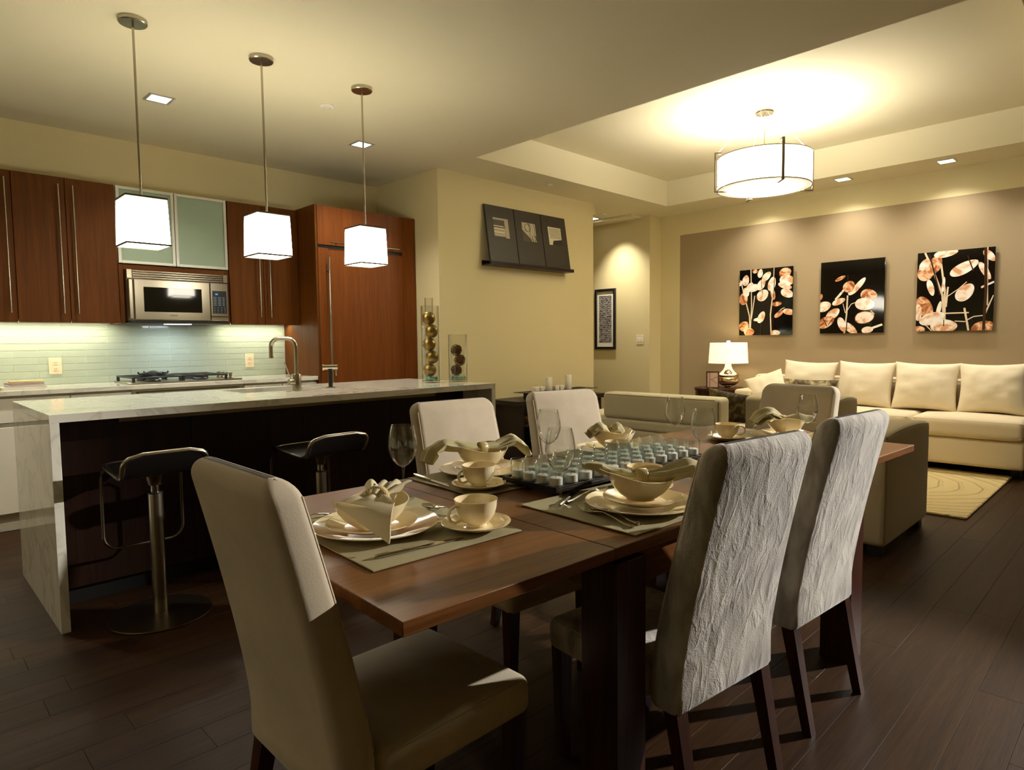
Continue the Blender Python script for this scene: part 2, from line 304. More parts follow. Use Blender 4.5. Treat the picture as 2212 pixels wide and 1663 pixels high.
# ------------------------------------------------------------------ mesh helpers
class MB:
    def __init__(s): s.v = []; s.f = []
    def add(s, vs, fs):
        o = len(s.v); s.v += [tuple(p) for p in vs]; s.f += [tuple(i+o for i in f) for f in fs]; return s
    def box(s, lo, hi, c=0.0, rot=None, at=None):
        """box with chamfered edges (c); rot/at: optional transform"""
        lo = Vector(lo); hi = Vector(hi)
        if c <= 0:
            vs = [Vector((x, y, z)) for x in (lo.x, hi.x) for y in (lo.y, hi.y) for z in (lo.z, hi.z)]
            fs = [(0,1,3,2),(4,6,7,5),(0,4,5,1),(2,3,7,6),(0,2,6,4),(1,5,7,3)]
        else:
            c = min(c, min(hi-lo)*0.49); vs = []; idx = {}
            for sx in (0,1):
                for sy in (0,1):
                    for sz in (0,1):
                        b = [(lo, hi)[sx].x, (lo, hi)[sy].y, (lo, hi)[sz].z]
                        d = [c if k == 0 else -c for k in (sx, sy, sz)]
                        for ax in range(3):
                            p = [b[i]+(0 if i == ax else d[i]) for i in range(3)]
                            idx[(sx,sy,sz,ax)] = len(vs); vs.append(Vector(p))
            I = idx; fs = []
            for k in (0,1):
                q = [I[(k,0,0,0)], I[(k,1,0,0)], I[(k,1,1,0)], I[(k,0,1,0)]]; fs.append(tuple(q if k else q[::-1]))
                q = [I[(0,k,0,1)], I[(0,k,1,1)], I[(1,k,1,1)], I[(1,k,0,1)]]; fs.append(tuple(q if k else q[::-1]))
                q = [I[(0,0,k,2)], I[(1,0,k,2)], I[(1,1,k,2)], I[(0,1,k,2)]]; fs.append(tuple(q if k else q[::-1]))
            for a in (0,1):
                for b in (0,1):
                    fs.append((I[(a,b,0,0)], I[(a,b,0,1)], I[(a,b,1,1)], I[(a,b,1,0)]))
                    fs.append((I[(a,0,b,0)], I[(a,0,b,2)], I[(a,1,b,2)], I[(a,1,b,0)]))
                    fs.append((I[(0,a,b,1)], I[(0,a,b,2)], I[(1,a,b,2)], I[(1,a,b,1)]))
            for a in (0,1):
                for b in (0,1):
                    for d in (0,1): fs.append((I[(a,b,d,0)], I[(a,b,d,1)], I[(a,b,d,2)]))
        if rot is not None:
            ctr = Vector(at) if at is not None else (lo+hi)/2
            vs = [rot @ (p-ctr) + ctr for p in vs]
        return s.add(vs, fs)
    def rbox(s, lo, hi, r, n=4, bulge=0.0, top=0.0):
        """soft rounded box; bulge pushes faces outward, top crowns the upper face"""
        lo = Vector(lo); hi = Vector(hi); ctr = (lo+hi)/2; h = (hi-lo)/2; r = min(r, min(h))
        inner = h - Vector((r, r, r)); cache = {}; vs = []; fs = []
        seg = 2*n+6
        def coords(hh):
            a = [-hh + r*(1-math.cos(PI/2*i/n)) for i in range(n+1)]
            L = hh-r
            mid = [-L + 2*L*i/6 for i in range(1, 6)]
            return a + mid + [-x for x in a[::-1]]
        cs = [coords(h[i]) for i in range(3)]
        K = len(cs[0])
        def put(p):
            q = Vector([max(-inner[i], min(inner[i], p[i])) for i in range(3)]); d = p-q
            if d.length > 1e-9: p = q + d.normalized()*r
            e = [p[i]/h[i] if h[i] else 0 for i in range(3)]
            if bulge:
                for ax in range(3):
                    o = [k for k in range(3) if k != ax]
                    if abs(e[ax]) > 0.6: p[ax] += math.copysign(bulge, e[ax])*max(0, 1-e[o[0]]**2)*max(0, 1-e[o[1]]**2)
            if top and e[2] > 0: p[2] += top*max(0, 1-e[0]**2)*max(0, 1-e[1]**2)*e[2]
            return p + ctr
        def vid(i, j, k):
            key = (i, j, k)
            if key not in cache: cache[key] = len(vs); vs.append(put(Vector((cs[0][i], cs[1][j], cs[2][k]))))
            return cache[key]
        for a in range(K-1):
            for b in range(K-1):
                for e in (0, K-1):
                    q = (vid(e,a,b), vid(e,a+1,b), vid(e,a+1,b+1), vid(e,a,b+1)); fs.append(q if e else q[::-1])
                    q = (vid(a,e,b), vid(a,e,b+1), vid(a+1,e,b+1), vid(a+1,e,b)); fs.append(q if e else q[::-1])
                    q = (vid(a,b,e), vid(a+1,b,e), vid(a+1,b+1,e), vid(a,b+1,e)); fs.append(q if e else q[::-1])
        return s.add(vs, fs)
    def cyl(s, p, r, h, n=24, r2=None, axis='Z'):
        r2 = r if r2 is None else r2; vs = []
        for k, (rr, z) in enumerate(((r, 0), (r2, h))):
            for i in range(n):
                a = 2*PI*i/n; q = (rr*math.cos(a), rr*math.sin(a), z)
                if axis == 'X': q = (q[2], q[0], q[1])
                if axis == 'Y': q = (q[1], q[2], q[0])
                vs.append((p[0]+q[0], p[1]+q[1], p[2]+q[2]))
        fs = [(i, (i+1)%n, n+(i+1)%n, n+i) for i in range(n)] + [tuple(range(n))[::-1], tuple(range(n, 2*n))]
        return s.add(vs, fs)
    def tube(s, path, r, n=8, closed=False, caps=True, flat=1.0):
        pts = [Vector(p) for p in path]; m = len(pts); vs = []; fs = []
        rr = r if isinstance(r, (list, tuple)) else [r]*m
        up = Vector((0, 0, 1)); prev = None
        for i, p in enumerate(pts):
            a = pts[i-1] if (i or closed) else p; b = pts[(i+1) % m] if (i < m-1 or closed) else p
            t = (b-a).normalized()
            if prev is None:
                x = t.cross(up)
                if x.length < 1e-4: x = t.cross(Vector((1, 0, 0)))
                x.normalize()
            else:
                x = (prev - t*prev.dot(t)); x = x.normalized() if x.length > 1e-6 else t.orthogonal().normalized()
            y = t.cross(x).normalized(); prev = x
            for k in range(n):
                an = 2*PI*k/n; vs.append(p + x*math.cos(an)*rr[i] + y*math.sin(an)*rr[i]*flat)
        L = m if closed else m-1
        for i in range(L):
            j = (i+1) % m
            for k in range(n): fs.append((i*n+k, i*n+(k+1)%n, j*n+(k+1)%n, j*n+k))
        if caps and not closed: fs += [tuple(range(n))[::-1], tuple(range((m-1)*n, m*n))]
        return s.add(vs, fs)
    def lathe(s, prof, n=40, ctr=(0,0,0), mod=None, closed=False):
        """prof: (r,z) list; mod(theta, r, z) -> (r, z)"""
        vs = []; fs = []; m = len(prof)
        for (r, z) in prof:
            for k in range(n):
                a = 2*PI*k/n; rr, zz = (r, z) if mod is None else mod(a, r, z)
                vs.append((ctr[0]+rr*math.cos(a), ctr[1]+rr*math.sin(a), ctr[2]+zz))
        for i in range(m-1 if not closed else m):
            j = (i+1) % m
            for k in range(n): fs.append((i*n+k, i*n+(k+1)%n, j*n+(k+1)%n, j*n+k))
        if not closed:
            if prof[0][0] > 1e-6: fs.append(tuple(range(n))[::-1])
            if prof[-1][0] > 1e-6: fs.append(tuple(range((m-1)*n, m*n)))
        return s.add(vs, fs)
    def loft(s, secs, caps=True):
        n = len(secs[0]); vs = [p for q in secs for p in q]; fs = []
        for i in range(len(secs)-1):
            for k in range(n): fs.append((i*n+k, i*n+(k+1)%n, (i+1)*n+(k+1)%n, (i+1)*n+k))
        if caps: fs += [tuple(range(n))[::-1], tuple(range((len(secs)-1)*n, len(secs)*n))]
        return s.add(vs, fs)
    def sheet(s, fn, nu, nv, thick):
        P = [[Vector(fn(i/nu, j/nv)) for j in range(nv+1)] for i in range(nu+1)]; vs = []; fs = []
        for sgn in (1, -1):
            for i in range(nu+1):
                for j in range(nv+1):
                    du = P[min(i+1, nu)][j]-P[max(i-1, 0)][j]; dv = P[i][min(j+1, nv)]-P[i][max(j-1, 0)]
                    nn = du.cross(dv); nn = nn.normalized() if nn.length > 1e-12 else Vector((0, 0, 1))
                    vs.append(P[i][j]+nn*thick/2*sgn)
        A = (nu+1)*(nv+1); id = lambda i, j, k: k*A+i*(nv+1)+j
        for i in range(nu):
            for j in range(nv):
                fs.append((id(i,j,0), id(i+1,j,0), id(i+1,j+1,0), id(i,j+1,0))); fs.append((id(i,j,1), id(i,j+1,1), id(i+1,j+1,1), id(i+1,j,1)))
        for i in range(nu):
            fs.append((id(i,0,0), id(i,0,1), id(i+1,0,1), id(i+1,0,0))); fs.append((id(i,nv,0), id(i+1,nv,0), id(i+1,nv,1), id(i,nv,1)))
        for j in range(nv):
            fs.append((id(0,j,0), id(0,j+1,0), id(0,j+1,1), id(0,j,1))); fs.append((id(nu,j,0), id(nu,j,1), id(nu,j+1,1), id(nu,j+1,0)))
        return s.add(vs, fs)
    def xform(s, mat):
        s.v = [tuple(mat @ Vector(p)) for p in s.v]; return s
    def mesh(s, name, mat, smooth=40):
        me = bpy.data.meshes.new(name); me.from_pydata(s.v, [], s.f); me.update()
        if smooth:
            me.polygons.foreach_set('use_smooth', [True]*len(me.polygons)); me.set_sharp_from_angle(angle=math.radians(smooth))
        if mat: me.materials.append(mat)
        return me

def put(name, geo, mat, parent=None, loc=None, smooth=40):
    me = geo.mesh(name, mat, smooth) if isinstance(geo, MB) else geo
    o = bpy.data.objects.new(name, me); C.objects.link(o)
    if parent: o.parent = parent
    if loc is not None: o.location = loc
    return o
def tag(o, label, cat, group=None):
    o['label'] = label; o['category'] = cat
    if group: o['group'] = group
    return o
def thing(name, label, cat, loc=(0,0,0), rz=0.0, group=None):
    o = bpy.data.objects.new(name, None); C.objects.link(o); o.location = loc; o.rotation_euler = (0, 0, rz)
    o.empty_display_size = 0.05
    return tag(o, label, cat, group)
def struct(name, geo, mat, parent=None, smooth=40):
    o = put(name, geo, mat, parent, smooth=smooth)
    o['kind'] = 'structure'
    return o
def copy_tree(src, label, loc=None, rz=None, group=None):
    r = src.copy(); C.objects.link(r)
    if loc is not None: r.location = loc
    if rz is not None: r.rotation_euler = (0, 0, rz)
    if label: r['label'] = label
    if group: r['group'] = group
    for ch in KIDS[src.name]:
        c = ch.copy(); C.objects.link(c); c.parent = r; c.matrix_parent_inverse = ch.matrix_parent_inverse
        for g in KIDS.get(ch.name, []):
            d = g.copy(); C.objects.link(d); d.parent = c
    return r
KIDS = {}
def remember(src):
    """note the parts and sub-parts of a thing once, so that copies need no searching"""
    KIDS[src.name] = [o for o in C.objects if o.parent == src]
    for ch in KIDS[src.name]: KIDS[ch.name] = [o for o in C.objects if o.parent == ch]
def arc(c, r, a0, a1, n, axes='XZ'):
    out = []
    for i in range(n+1):
        a = math.radians(a0+(a1-a0)*i/n); u = r*math.cos(a); v = r*math.sin(a)
        p = {'XZ': (u, 0, v), 'YZ': (0, u, v), 'XY': (u, v, 0)}[axes]; out.append(Vector(c)+Vector(p))
    return out
def cushion(w, h, t, pinch=0.09, n=18, seed=0, wrinkle=0.012, droop=0.0):
    """pillow in the XZ plane, thickness along Y"""
    mb = MB(); vs = []; fs = []
    for sgn in (1, -1):
        for i in range(n+1):
            for j in range(n+1):
                u = -math.cos(PI*i/n); v = -math.cos(PI*j/n)
                x = w/2*u*(1-pinch*(1-v*v)); z = h/2*v*(1-pinch*(1-u*u))
                e = max(0, 1-u**2)**0.5*max(0, 1-v**2)**0.5
                ed = 1-e
                wr = noise.noise(Vector((u*3.1+seed*7, v*3.1, sgn*2.0)))*wrinkle*2.0*e + noise.noise(Vector((u*9+seed, v*9, 5)))*wrinkle*ed*e*3
                y = sgn*(t/2*e**0.8) + wr
                z += droop*(u*u)*(1+v)/2*h
                vs.append((x, y, z))
    A = (n+1)**2; id = lambda i, j, k: k*A+i*(n+1)+j
    for i in range(n):
        for j in range(n):
            fs.append((id(i,j,0), id(i,j+1,0), id(i+1,j+1,0), id(i+1,j,0))); fs.append((id(i,j,1), id(i+1,j,1), id(i+1,j+1,1), id(i,j+1,1)))
    return mb.add(vs, fs)

# ------------------------------------------------------------------ room shell
SOF, TRAY = 2.82, 3.115
XL, YN = -2.6, -2.6           # unseen left and near walls
def shell():
    fl = struct('floor', MB().box((XL, YN, -0.12), (7.7, 8.2, -0.012)), M['subfloor'])
    w = 0.140; L = 1.9; cache = {}; rnd = random.Random(3)
    j = 0; y = -0.85
    while y < 5.45:
        x = -0.7 - rnd.random()*1.2
        while x < 6.9:
            ln = rnd.choice((1.2, 1.5, 1.8, 2.1)); 
            if y > 1.2 and x+ln < 7.0 and False: pass
            if ln not in cache: cache[ln] = MB().box((0, 0, -0.012), (ln-0.0007, w-0.0009, 0), 0.0005).mesh('plank', M['plank'])
            # planks nobody can see (beneath island, beyond walls) are left to the sub-floor
            cx, cy2 = x+ln/2, y+w/2
            keep = True
            if cy2 > 3.55 and cy2 < 4.15 and x > 0.55 and x+ln < 2.9: keep = False
            if x > 3.6 and cy2 > 4.85 and x+ln < 6.1: keep = False
            if cy2 < -0.3 and x+ln < 1.6: keep = False
            if cy2 > 5.3 and x > 0.6: keep = False
            if keep: put('plank', cache[ln], None, fl, (x, y, 0))
            x += ln
        y += w
    # ceiling: lower ceiling with a raised tray over the living room
    x0, x1, y0, y1 = 3.84, 6.92, 0.565, 4.33
    c = MB(); T = 0.1
    c.box((XL, YN, SOF), (x0, 8.2, SOF+T)); c.box((x1, YN, SOF), (7.7, 8.2, SOF+T))
    c.box((x0, YN, SOF), (x1, y0, SOF+T)); c.box((x0, y1, SOF), (x1, 8.2, SOF+T))
    ce = struct('ceiling', c, M['ceil'])
    t = MB()
    t.box((x0-0.05, y0-0.05, TRAY), (x1+0.05, y1+0.05, TRAY+T))
    for lo, hi in (((x0-0.06, y0-0.06, SOF+T), (x0, y1+0.06, TRAY)), ((x1, y0-0.06, SOF+T), (x1+0.06, y1+0.06, TRAY)),
                   ((x0, y0-0.06, SOF+T), (x1, y0, TRAY)), ((x0, y1, SOF+T), (x1, y1+0.06, TRAY))): t.box(lo, hi)
    struct('ceiling', t, M['ceil'])
    h = SOF
    struct('wall_back', MB().box((XL, 5.84, 0), (3.80, 5.94, h)), M['wall'])
    struct('wall_return', MB().box((3.80, 4.93, 0), (3.90, 5.94, h)), M['wall'])
    struct('wall_middle', MB().box((3.80, 4.83, 0), (6.12, 4.93, h)), M['wall'])
    struct('wall_corridor', MB().box((6.02, 4.93, 0), (6.12, 8.2, h)), M['wall'])
    struct('wall_hall', MB().box((7.22, 4.77, 0), (7.58, 8.2, h)), M['wall'])
    struct('wall_end', MB().box((6.12, 8.1, 0), (7.22, 8.2, h)), M['wall'])
    struct('wall_right', MB().box((7.48, YN, 0), (7.58, 4.77, h)), M['accent'])
    struct('wall_left', MB().box((XL-0.1, YN, 0), (XL, 5.94, h)), M['wall'])
    struct('wall_front', MB().box((XL, YN-0.1, 0), (7.58, YN, h)), M['wall'])
    struct('trim_1', MB().box((6.98, 4.90, 2.79), (7.22, 8.1, SOF), 0.004), M['ceil'])
    struct('trim_2', MB().box((6.12, 4.93, 2.72), (6.30, 5.02, SOF), 0.004), M['wall'])
    bh = 0.11
    struct('baseboard_middle', MB().box((3.80, 4.815, 0), (6.12, 4.83, bh), 0.004), M['white'])
    struct('baseboard_hall', MB().box((7.205, 4.77, 0), (7.22, 8.1, bh), 0.004), M['white'])
    struct('baseboard_right', MB().box((7.465, -2.6, 0), (7.48, 4.77, bh), 0.004), M['white'])
shell()

# ------------------------------------------------------------------ kitchen wall
def bar_handle(parent, p0, p1, off, r=0.006, mat=None):
    """bar pull between p0 and p1, standing off along -y by off"""
    p0 = Vector(p0); p1 = Vector(p1); d = (p1-p0)
    mb = MB().tube([p0, p1], r, 10)
    for k in (0.1, 0.9):
        q = p0+d*k; mb.tube([q, q+Vector((0, off, 0))], r*0.8, 8)
    return put('handle', mb, M['steel'] if mat is None else mat, parent)
def kitchen():
    # backsplash: each glass tile is a piece of the wall behind the counter
    gp = struct('trim_3', MB().box((-0.3, 5.829, 0.922), (2.737, 5.84, 1.40)), M['grout'])
    th, tw, g = 0.0508, 0.2985, 0.003
    full = MB().box((0, -0.003, 0), (tw-g, 0, th-g), 0.0012).mesh('tile', M['tile'])
    row = 0; z = 0.923
    while z < 1.385:
        x = -0.20 - (tw/2 if row % 2 else 0.0)
        while x < 2.735:
            hi = min(x+tw-g, 2.735)
            if hi - x > 0.03:
                if hi < x+tw-g-1e-4: put('tile', MB().box((0, -0.003, 0), (hi-x, 0, th-g), 0.0012), M['tile'], gp, (x, 5.829, z))
                else: put('tile', full, None, gp, (x, 5.829, z))
            x += tw
        z += th; row += 1
    # outlets
    def outlet(x, z, label):
        t = thing('wall_outlet', label, 'outlet', (x, 5.8255, z), 0, 'outlets on the tiled backsplash')
        put('cover_plate', MB().box((-0.04, -0.006, -0.062), (0.04, 0, 0.062), 0.003), M['plastic'], t)
        for s in (-1, 1):
            f = put('socket', MB().rbox((-0.017, -0.009, s*0.022-0.015), (0.017, -0.004, s*0.022+0.015), 0.004, 2), M['plastic'], t)
            mb = MB()
            for q in (-0.006, 0.006): mb.box((q-0.0012, -0.0096, s*0.022), (q+0.0012, -0.0088, s*0.022+0.008))
            mb.cyl((0, -0.0096, s*0.022-0.007), 0.0022, 0.0008, 8, axis='Y')
            put('slot', mb, M['black'], f)
    outlet(0.943, 1.06, 'ivory double outlet on the tiles above the stacked books')
    outlet(2.397, 1.06, 'ivory double outlet on the tiles right of the cooktop')
    # base cabinets, worktop
    ct = thing('worktop', 'long white marble kitchen worktop under the tiled backsplash', 'worktop', (0, 0, 0))
    put('slab', MB().box((-0.6, 5.20, 0.888), (2.737, 5.829, 0.922), 0.003), M['marble'], ct)
    segs = [(-0.55, 0.06), (0.06, 0.92), (0.92, 1.29), (2.10, 2.42), (2.42, 2.735)]
    names = ['white base cabinet at the frame edge left of the island', 'white base cabinet with drawer beneath the stacked books', 'narrow white base cabinet left of the oven', 'white base cabinet right of the oven', 'white base cabinet beside the tall refrigerator panel']
    for (a, b), nm in zip(segs, names):
        t = thing('base_cabinet', nm, 'cabinet', (0, 0, 0), 0, 'white base cabinets along the kitchen wall')
        put('body', MB().box((a+0.001, 5.245, 0.12), (b-0.001, 5.828, 0.886)), M['white'], t)
        put('drawer', MB().box((a+0.003, 5.225, 0.715), (b-0.003, 5.244, 0.872), 0.002), M['white'], t)
        put('rail', MB().box((a+0.003, 5.235, 0.690), (b-0.003, 5.2445, 0.712)), M['alu'], t)
        put('door', MB().box((a+0.003, 5.225, 0.125), (b-0.003, 5.244, 0.687), 0.002), M['white'], t)
        put('toe_kick', MB().box((a+0.001, 5.30, 0.0), (b-0.001, 5.32, 0.12)), M['white'], t)
        put('plinth_strip', MB().box((a+0.001, 5.286, 0.0), (b-0.001, 5.2995, 0.055), 0.002), M['white'], t)
    ov = thing('oven', 'built-in stainless oven front below the cooktop', 'oven', (0, 0, 0))
    put('body', MB().box((1.292, 5.24, 0.1), (2.098, 5.828, 0.886)), M['steel'], ov)
    put('control_panel', MB().box((1.33, 5.215, 0.79), (2.06, 5.239, 0.868), 0.004), M['steel'], ov)
    put('door', MB().box((1.33, 5.215, 0.15), (2.06, 5.239, 0.78), 0.004), M['steel'], ov)
    bar_handle(ov, (1.40, 5.17, 0.74), (1.99, 5.17, 0.74), 0.045, 0.009)
    # cooktop
    ck = thing('cooktop', 'stainless gas cooktop with black cast iron grates and knobs', 'cooktop', (1.70, 5.50, 0.922))
    put('plate', MB().box((-0.40, -0.245, 0.0), (0.40, 0.245, 0.012), 0.004), M['steel'], ck)
    for sx in (-1, 1):
        mb = MB(); x0, x1 = (-0.385, -0.05) if sx < 0 else (-0.045, 0.29); zt = 0.052
        for y in (-0.22, 0.0, 0.22): mb.box((x0, y-0.006, zt-0.012), (x1, y+0.006, zt), 0.003)
        for x in (x0+0.006, (x0+x1)/2, x1-0.006): mb.box((x-0.006, -0.22, zt-0.012), (x+0.006, 0.22, zt), 0.003)
        for x in (x0+0.008, x1-0.008):
            for y in (-0.212, 0.212): mb.box((x-0.01, y-0.01, 0.012), (x+0.01, y+0.01, zt), 0.003)
        put('grate', mb, M['iron'], ck)
    for (x, y) in ((-0.22, -0.11), (-0.22, 0.11), (0.12, -0.11), (0.12, 0.11)):
        b = put('burner', MB().lathe([(0.055, 0.012), (0.055, 0.02), (0.04, 0.028), (0.04, 0.036), (0.0, 0.038)], 20, (x, y, 0)), M['iron'], ck)
    mb = MB()
    mb.cyl((-0.19, -0.02, 0.053), 0.085, 0.012, 24)
    for k in range(4):
        a = k*PI/2+0.3; mb.tube([(-0.19+0.03*math.cos(a), -0.02+0.03*math.sin(a), 0.075), (-0.19+0.115*math.cos(a), -0.02+0.115*math.sin(a), 0.068), (-0.19+0.12*math.cos(a), -0.02+0.12*math.sin(a), 0.082)], 0.007, 6)
    mb.lathe([(0.05, 0.065), (0.045, 0.078), (0.02, 0.088), (0, 0.09)], 20, (-0.19, -0.02, 0))
    put('wok_ring', mb, M['iron'], ck)
    for k in range(4):
        kb = put('knob', MB().lathe([(0.019, 0.012), (0.019, 0.017), (0.012, 0.022), (0.012, 0.042), (0.016, 0.046), (0.015, 0.056), (0, 0.058)], 16, (0.345, -0.14+k*0.085, 0)), M['steel'], ck)
    # upper cabinets
    def upper(label, x0, x1, doors, hands, z0=1.372, z1=2.39):
        t = thing('wall_cabinet', label, 'cabinet', (0, 0, 0), 0, 'brown upper cabinets')
        put('body', MB().box((x0+0.001, 5.521, z0+0.024), (x1-0.001, 5.838, z1)), M['dwood'], t)
        for (a, b), hx in zip(doors, hands):
            d = put('door', MB().box((a+0.002, 5.50, z0+0.001), (b-0.002, 5.5205, z1-0.001), 0.0015), M['dwood'], t)
            if hx is not None: bar_handle(d, (hx, 5.468, 1.435), (hx, 5.468, 2.335), 0.032)
        return t
    upper('brown upper cabinet cut by the left frame edge, handle at its right', 0.10, 0.70, [(0.10, 0.40), (0.40, 0.70)], [0.44, 0.66])
    upper('brown upper cabinet with two long handles left of the frosted glass doors', 0.70, 1.312, [(0.70, 1.003), (1.003, 1.312)], [0.960, 1.046])
    upper('brown upper cabinet right of the microwave, partly behind the middle pendant', 2.122, 2.736, [(2.122, 2.415), (2.415, 2.736)], [2.37, 2.46])
    # glass door cabinet over the microwave with its wooden surround
    gt = thing('glass_door_cabinet', 'upper cabinet with two frosted glass doors in aluminium frames', 'cabinet', (0, 0, 0))
    x0, x1, z0, z1 = 1.316, 2.118, 1.822, 2.39
    mb = MB(); mb.box((x0, 5.525, z0), (x0+0.016, 5.838, z1)); mb.box((x1-0.016, 5.525, z0), (x1, 5.838, z1)); mb.box((x0+0.016, 5.525, z0), (x1-0.016, 5.838, z0+0.016)); mb.box((x0+0.016, 5.525, z1-0.016), (x1-0.016, 5.838, z1)); mb.box((x0+0.016, 5.825, z0+0.016), (x1-0.016, 5.838, z1-0.016))
    put('body', mb, M['white'], gt)
    put('shelf', MB().box((x0+0.017, 5.55, 2.10), (x1-0.017, 5.82, 2.118)), M['white'], gt)
    xm = (x0+x1)/2
    for (a, b) in ((x0, xm), (xm, x1)):
        f = 0.022; a += 0.002; b -= 0.002; mb = MB()
        for lo, hi in (((a, 5.50, z0), (a+f, 5.522, z1)), ((b-f, 5.50, z0), (b, 5.522, z1)), ((a+f, 5.50, z0), (b-f, 5.522, z0+f)), ((a+f, 5.50, z1-f), (b-f, 5.522, z1))): mb.box(lo, hi, 0.0015)
        d = put('door_frame', mb, M['alu'], gt)
        put('pane', MB().box((a+f, 5.508, z0+f), (b-f, 5.513, z1-f)), M['frost'], d)
        hx = a+f+0.012 if a < xm-0.1 else b-f-0.012
        mb = MB()
        for hz in (z0+0.11, z1-0.11): mb.cyl((hx, 5.513, hz), 0.013, 0.012, 14, axis='Y')
        put('hinge', mb, M['steel'], d)
    put('pull_tab', MB().box((xm-0.07, 5.496, z0-0.006), (xm-0.035, 5.515, z0-0.0005)).box((xm+0.035, 5.496, z0-0.006), (xm+0.07, 5.515, z0-0.0005)), M['black'], gt)
    sr = thing('microwave_surround', 'brown wooden surround framing the built-in microwave', 'cabinet', (0, 0, 0))
    put('side_panel', MB().box((1.316, 5.51, 1.372), (1.347, 5.838, 1.815), 0.001), M['dwood'], sr)
    put('side_panel', MB().box((2.086, 5.51, 1.372), (2.118, 5.838, 1.815), 0.001), M['dwood'], sr)
    put('top_panel', MB().box((1.3475, 5.51, 1.776), (2.0855, 5.838, 1.815), 0.001), M['dwoodh'], sr)
    # microwave
    mw = thing('microwave', 'stainless over-the-range microwave with black window and keypad', 'microwave', (1.35, 5.44, 1.372))
    put('body', MB().box((0.0, 0.02, 0.022), (0.733, 0.39, 0.400)), M['bronze'], mw)
    put('hood_base', MB().box((0.004, 0.012, 0.0), (0.729, 0.385, 0.0215), 0.004), M['black'], mw)
    mb = MB(); mb.box((0.0, 0.0, 0.335), (0.036, 0.0195, 0.402), 0.002); mb.box((0.697, 0.0, 0.335), (0.733, 0.0195, 0.402), 0.002)
    put('vent_cap', mb, M['steel'], mw)
    for k in range(4):
        z = 0.338+k*0.0165
        put('vent_slat', MB().box((0.0365, 0.001, z), (0.6965, 0.0195, z+0.0105), 0.003), M['steel'], mw)
    put('handle', MB().box((0.004, -0.014, 0.03), (0.036, 0.004, 0.331), 0.006), M['steel'], mw)
    d = put('door', MB().box((0.045, -0.002, 0.028), (0.588, 0.0195, 0.331), 0.003), M['steel'], mw)
    put('window', MB().box((0.108, -0.0035, 0.088), (0.525, -0.0021, 0.275), 0.0006), M['blackgloss'], d)
    cu = bpy.data.curves.new('lettering', 'FONT'); cu.body = 'VIKING'; cu.size = 0.017; cu.extrude = 0.0003; cu.align_x = 'CENTER'
    tmp = bpy.data.objects.new('lettering_curve', cu); C.objects.link(tmp); cu.materials.append(M['black'])
    me = bpy.data.meshes.new_from_object(tmp.evaluated_get(bpy.context.evaluated_depsgraph_get())); bpy.data.objects.remove(tmp)
    lt = put('lettering', me, None, d, (0.316, -0.0026, 0.058)); lt.rotation_euler = (PI/2, 0, 0)
    p = put('control_panel', MB().box((0.594, -0.002, 0.062), (0.731, 0.0195, 0.331), 0.003), M['steel'], mw)
    put('keypad', MB().box((0.607, -0.0035, 0.086), (0.718, -0.0021, 0.268), 0.0006), plain('keypad_black', lin(30, 33, 38), 0.25), p)
    put('display', MB().box((0.630, -0.0042, 0.236), (0.650, -0.0036, 0.246)), glow('display_blue', (0.1, 0.45, 1.0), 0.9, (0.02, 0.05, 0.1, 1)), p)
    mb = MB()
    for r in range(4):
        for c_ in range(4):
            x = 0.616+c_*0.027; z = 0.096+r*0.0125; mb.box((x, -0.0040, z), (x+0.010, -0.0036, z+0.0035))
    for r in range(6):
        for c_ in range(3):
            x = 0.613+c_*0.036; z = 0.150+r*0.0125; mb.box((x, -0.0040, z), (x+0.025-(c_ == 2)*0.008, -0.0036, z+0.0055))
    k = put('key', mb, plain('keypad_print', lin(104, 112, 122), 0.5), p); k['kind'] = 'stuff'
    put('drawer_strip', MB().box((0.594, -0.002, 0.028), (0.731, 0.0195, 0.059), 0.003), M['steel'], mw)
    hl = put('hood_lamp', MB().box((0.27, 0.06, -0.004), (0.46, 0.11, -0.0005)), glow('hood_lamp_glow', COOL, 10.0), mw)
    lamp('AREA', 'hood_light', (1.71, 5.56, 1.362), P_HOOD, COOL, size=0.2, size_y=0.06)
    # under-cabinet strips
    for (a, b, lb) in ((0.12, 1.30, 'slim light strip under the left upper cabinets'), (2.13, 2.72, 'slim light strip under the right upper cabinet')):
        s = thing('light_strip', lb, 'light strip', (0, 0, 0), 0, 'light strips under the upper cabinets')
        put('housing', MB().box((a, 5.70, 1.384), (b, 5.74, 1.3955), 0.002), M['white'], s)
        put('diffuser', MB().box((a+0.01, 5.704, 1.381), (b-0.01, 5.736, 1.3838)), glow('strip_glow', (1.0, 0.93, 0.66), 5.0), s)
        lamp('AREA', 'strip_light', ((a+b)/2, 5.72, 1.379), P_UNDER*(b-a), (1.0, 0.93, 0.66), size=b-a, size_y=0.03)
    # tall refrigerator cabinet
    f = thing('refrigerator_cabinet', 'tall red-brown panelled refrigerator with long bar handle', 'refrigerator', (0, 0, 0))
    put('side_panel', MB().box((2.7385, 5.185, 0.0), (2.758, 5.838, 2.40), 0.001), M['dwood'], f)
    put('side_panel', MB().box((3.640, 5.185, 0.0), (3.788, 5.838, 2.40), 0.001), M['fridgewood'], f)
    put('body', MB().box((2.759, 5.206, 0.0), (3.639, 5.838, 2.385)), M['black'], f)
    d = put('lift_door', MB().box((2.760, 5.18, 2.062), (3.637, 5.205, 2.398), 0.0015), M['fridgewood'], f)
    bar_handle(d, (2.86, 5.145, 2.085), (3.585, 5.145, 2.085), 0.036)
    put('vent_gap', MB().box((2.760, 5.196, 2.036), (3.637, 5.2055, 2.060)), M['black'], f)
    d = put('door', MB().box((2.760, 5.18, 0.10), (3.637, 5.205, 2.034), 0.0015), M['fridgewood'], f)
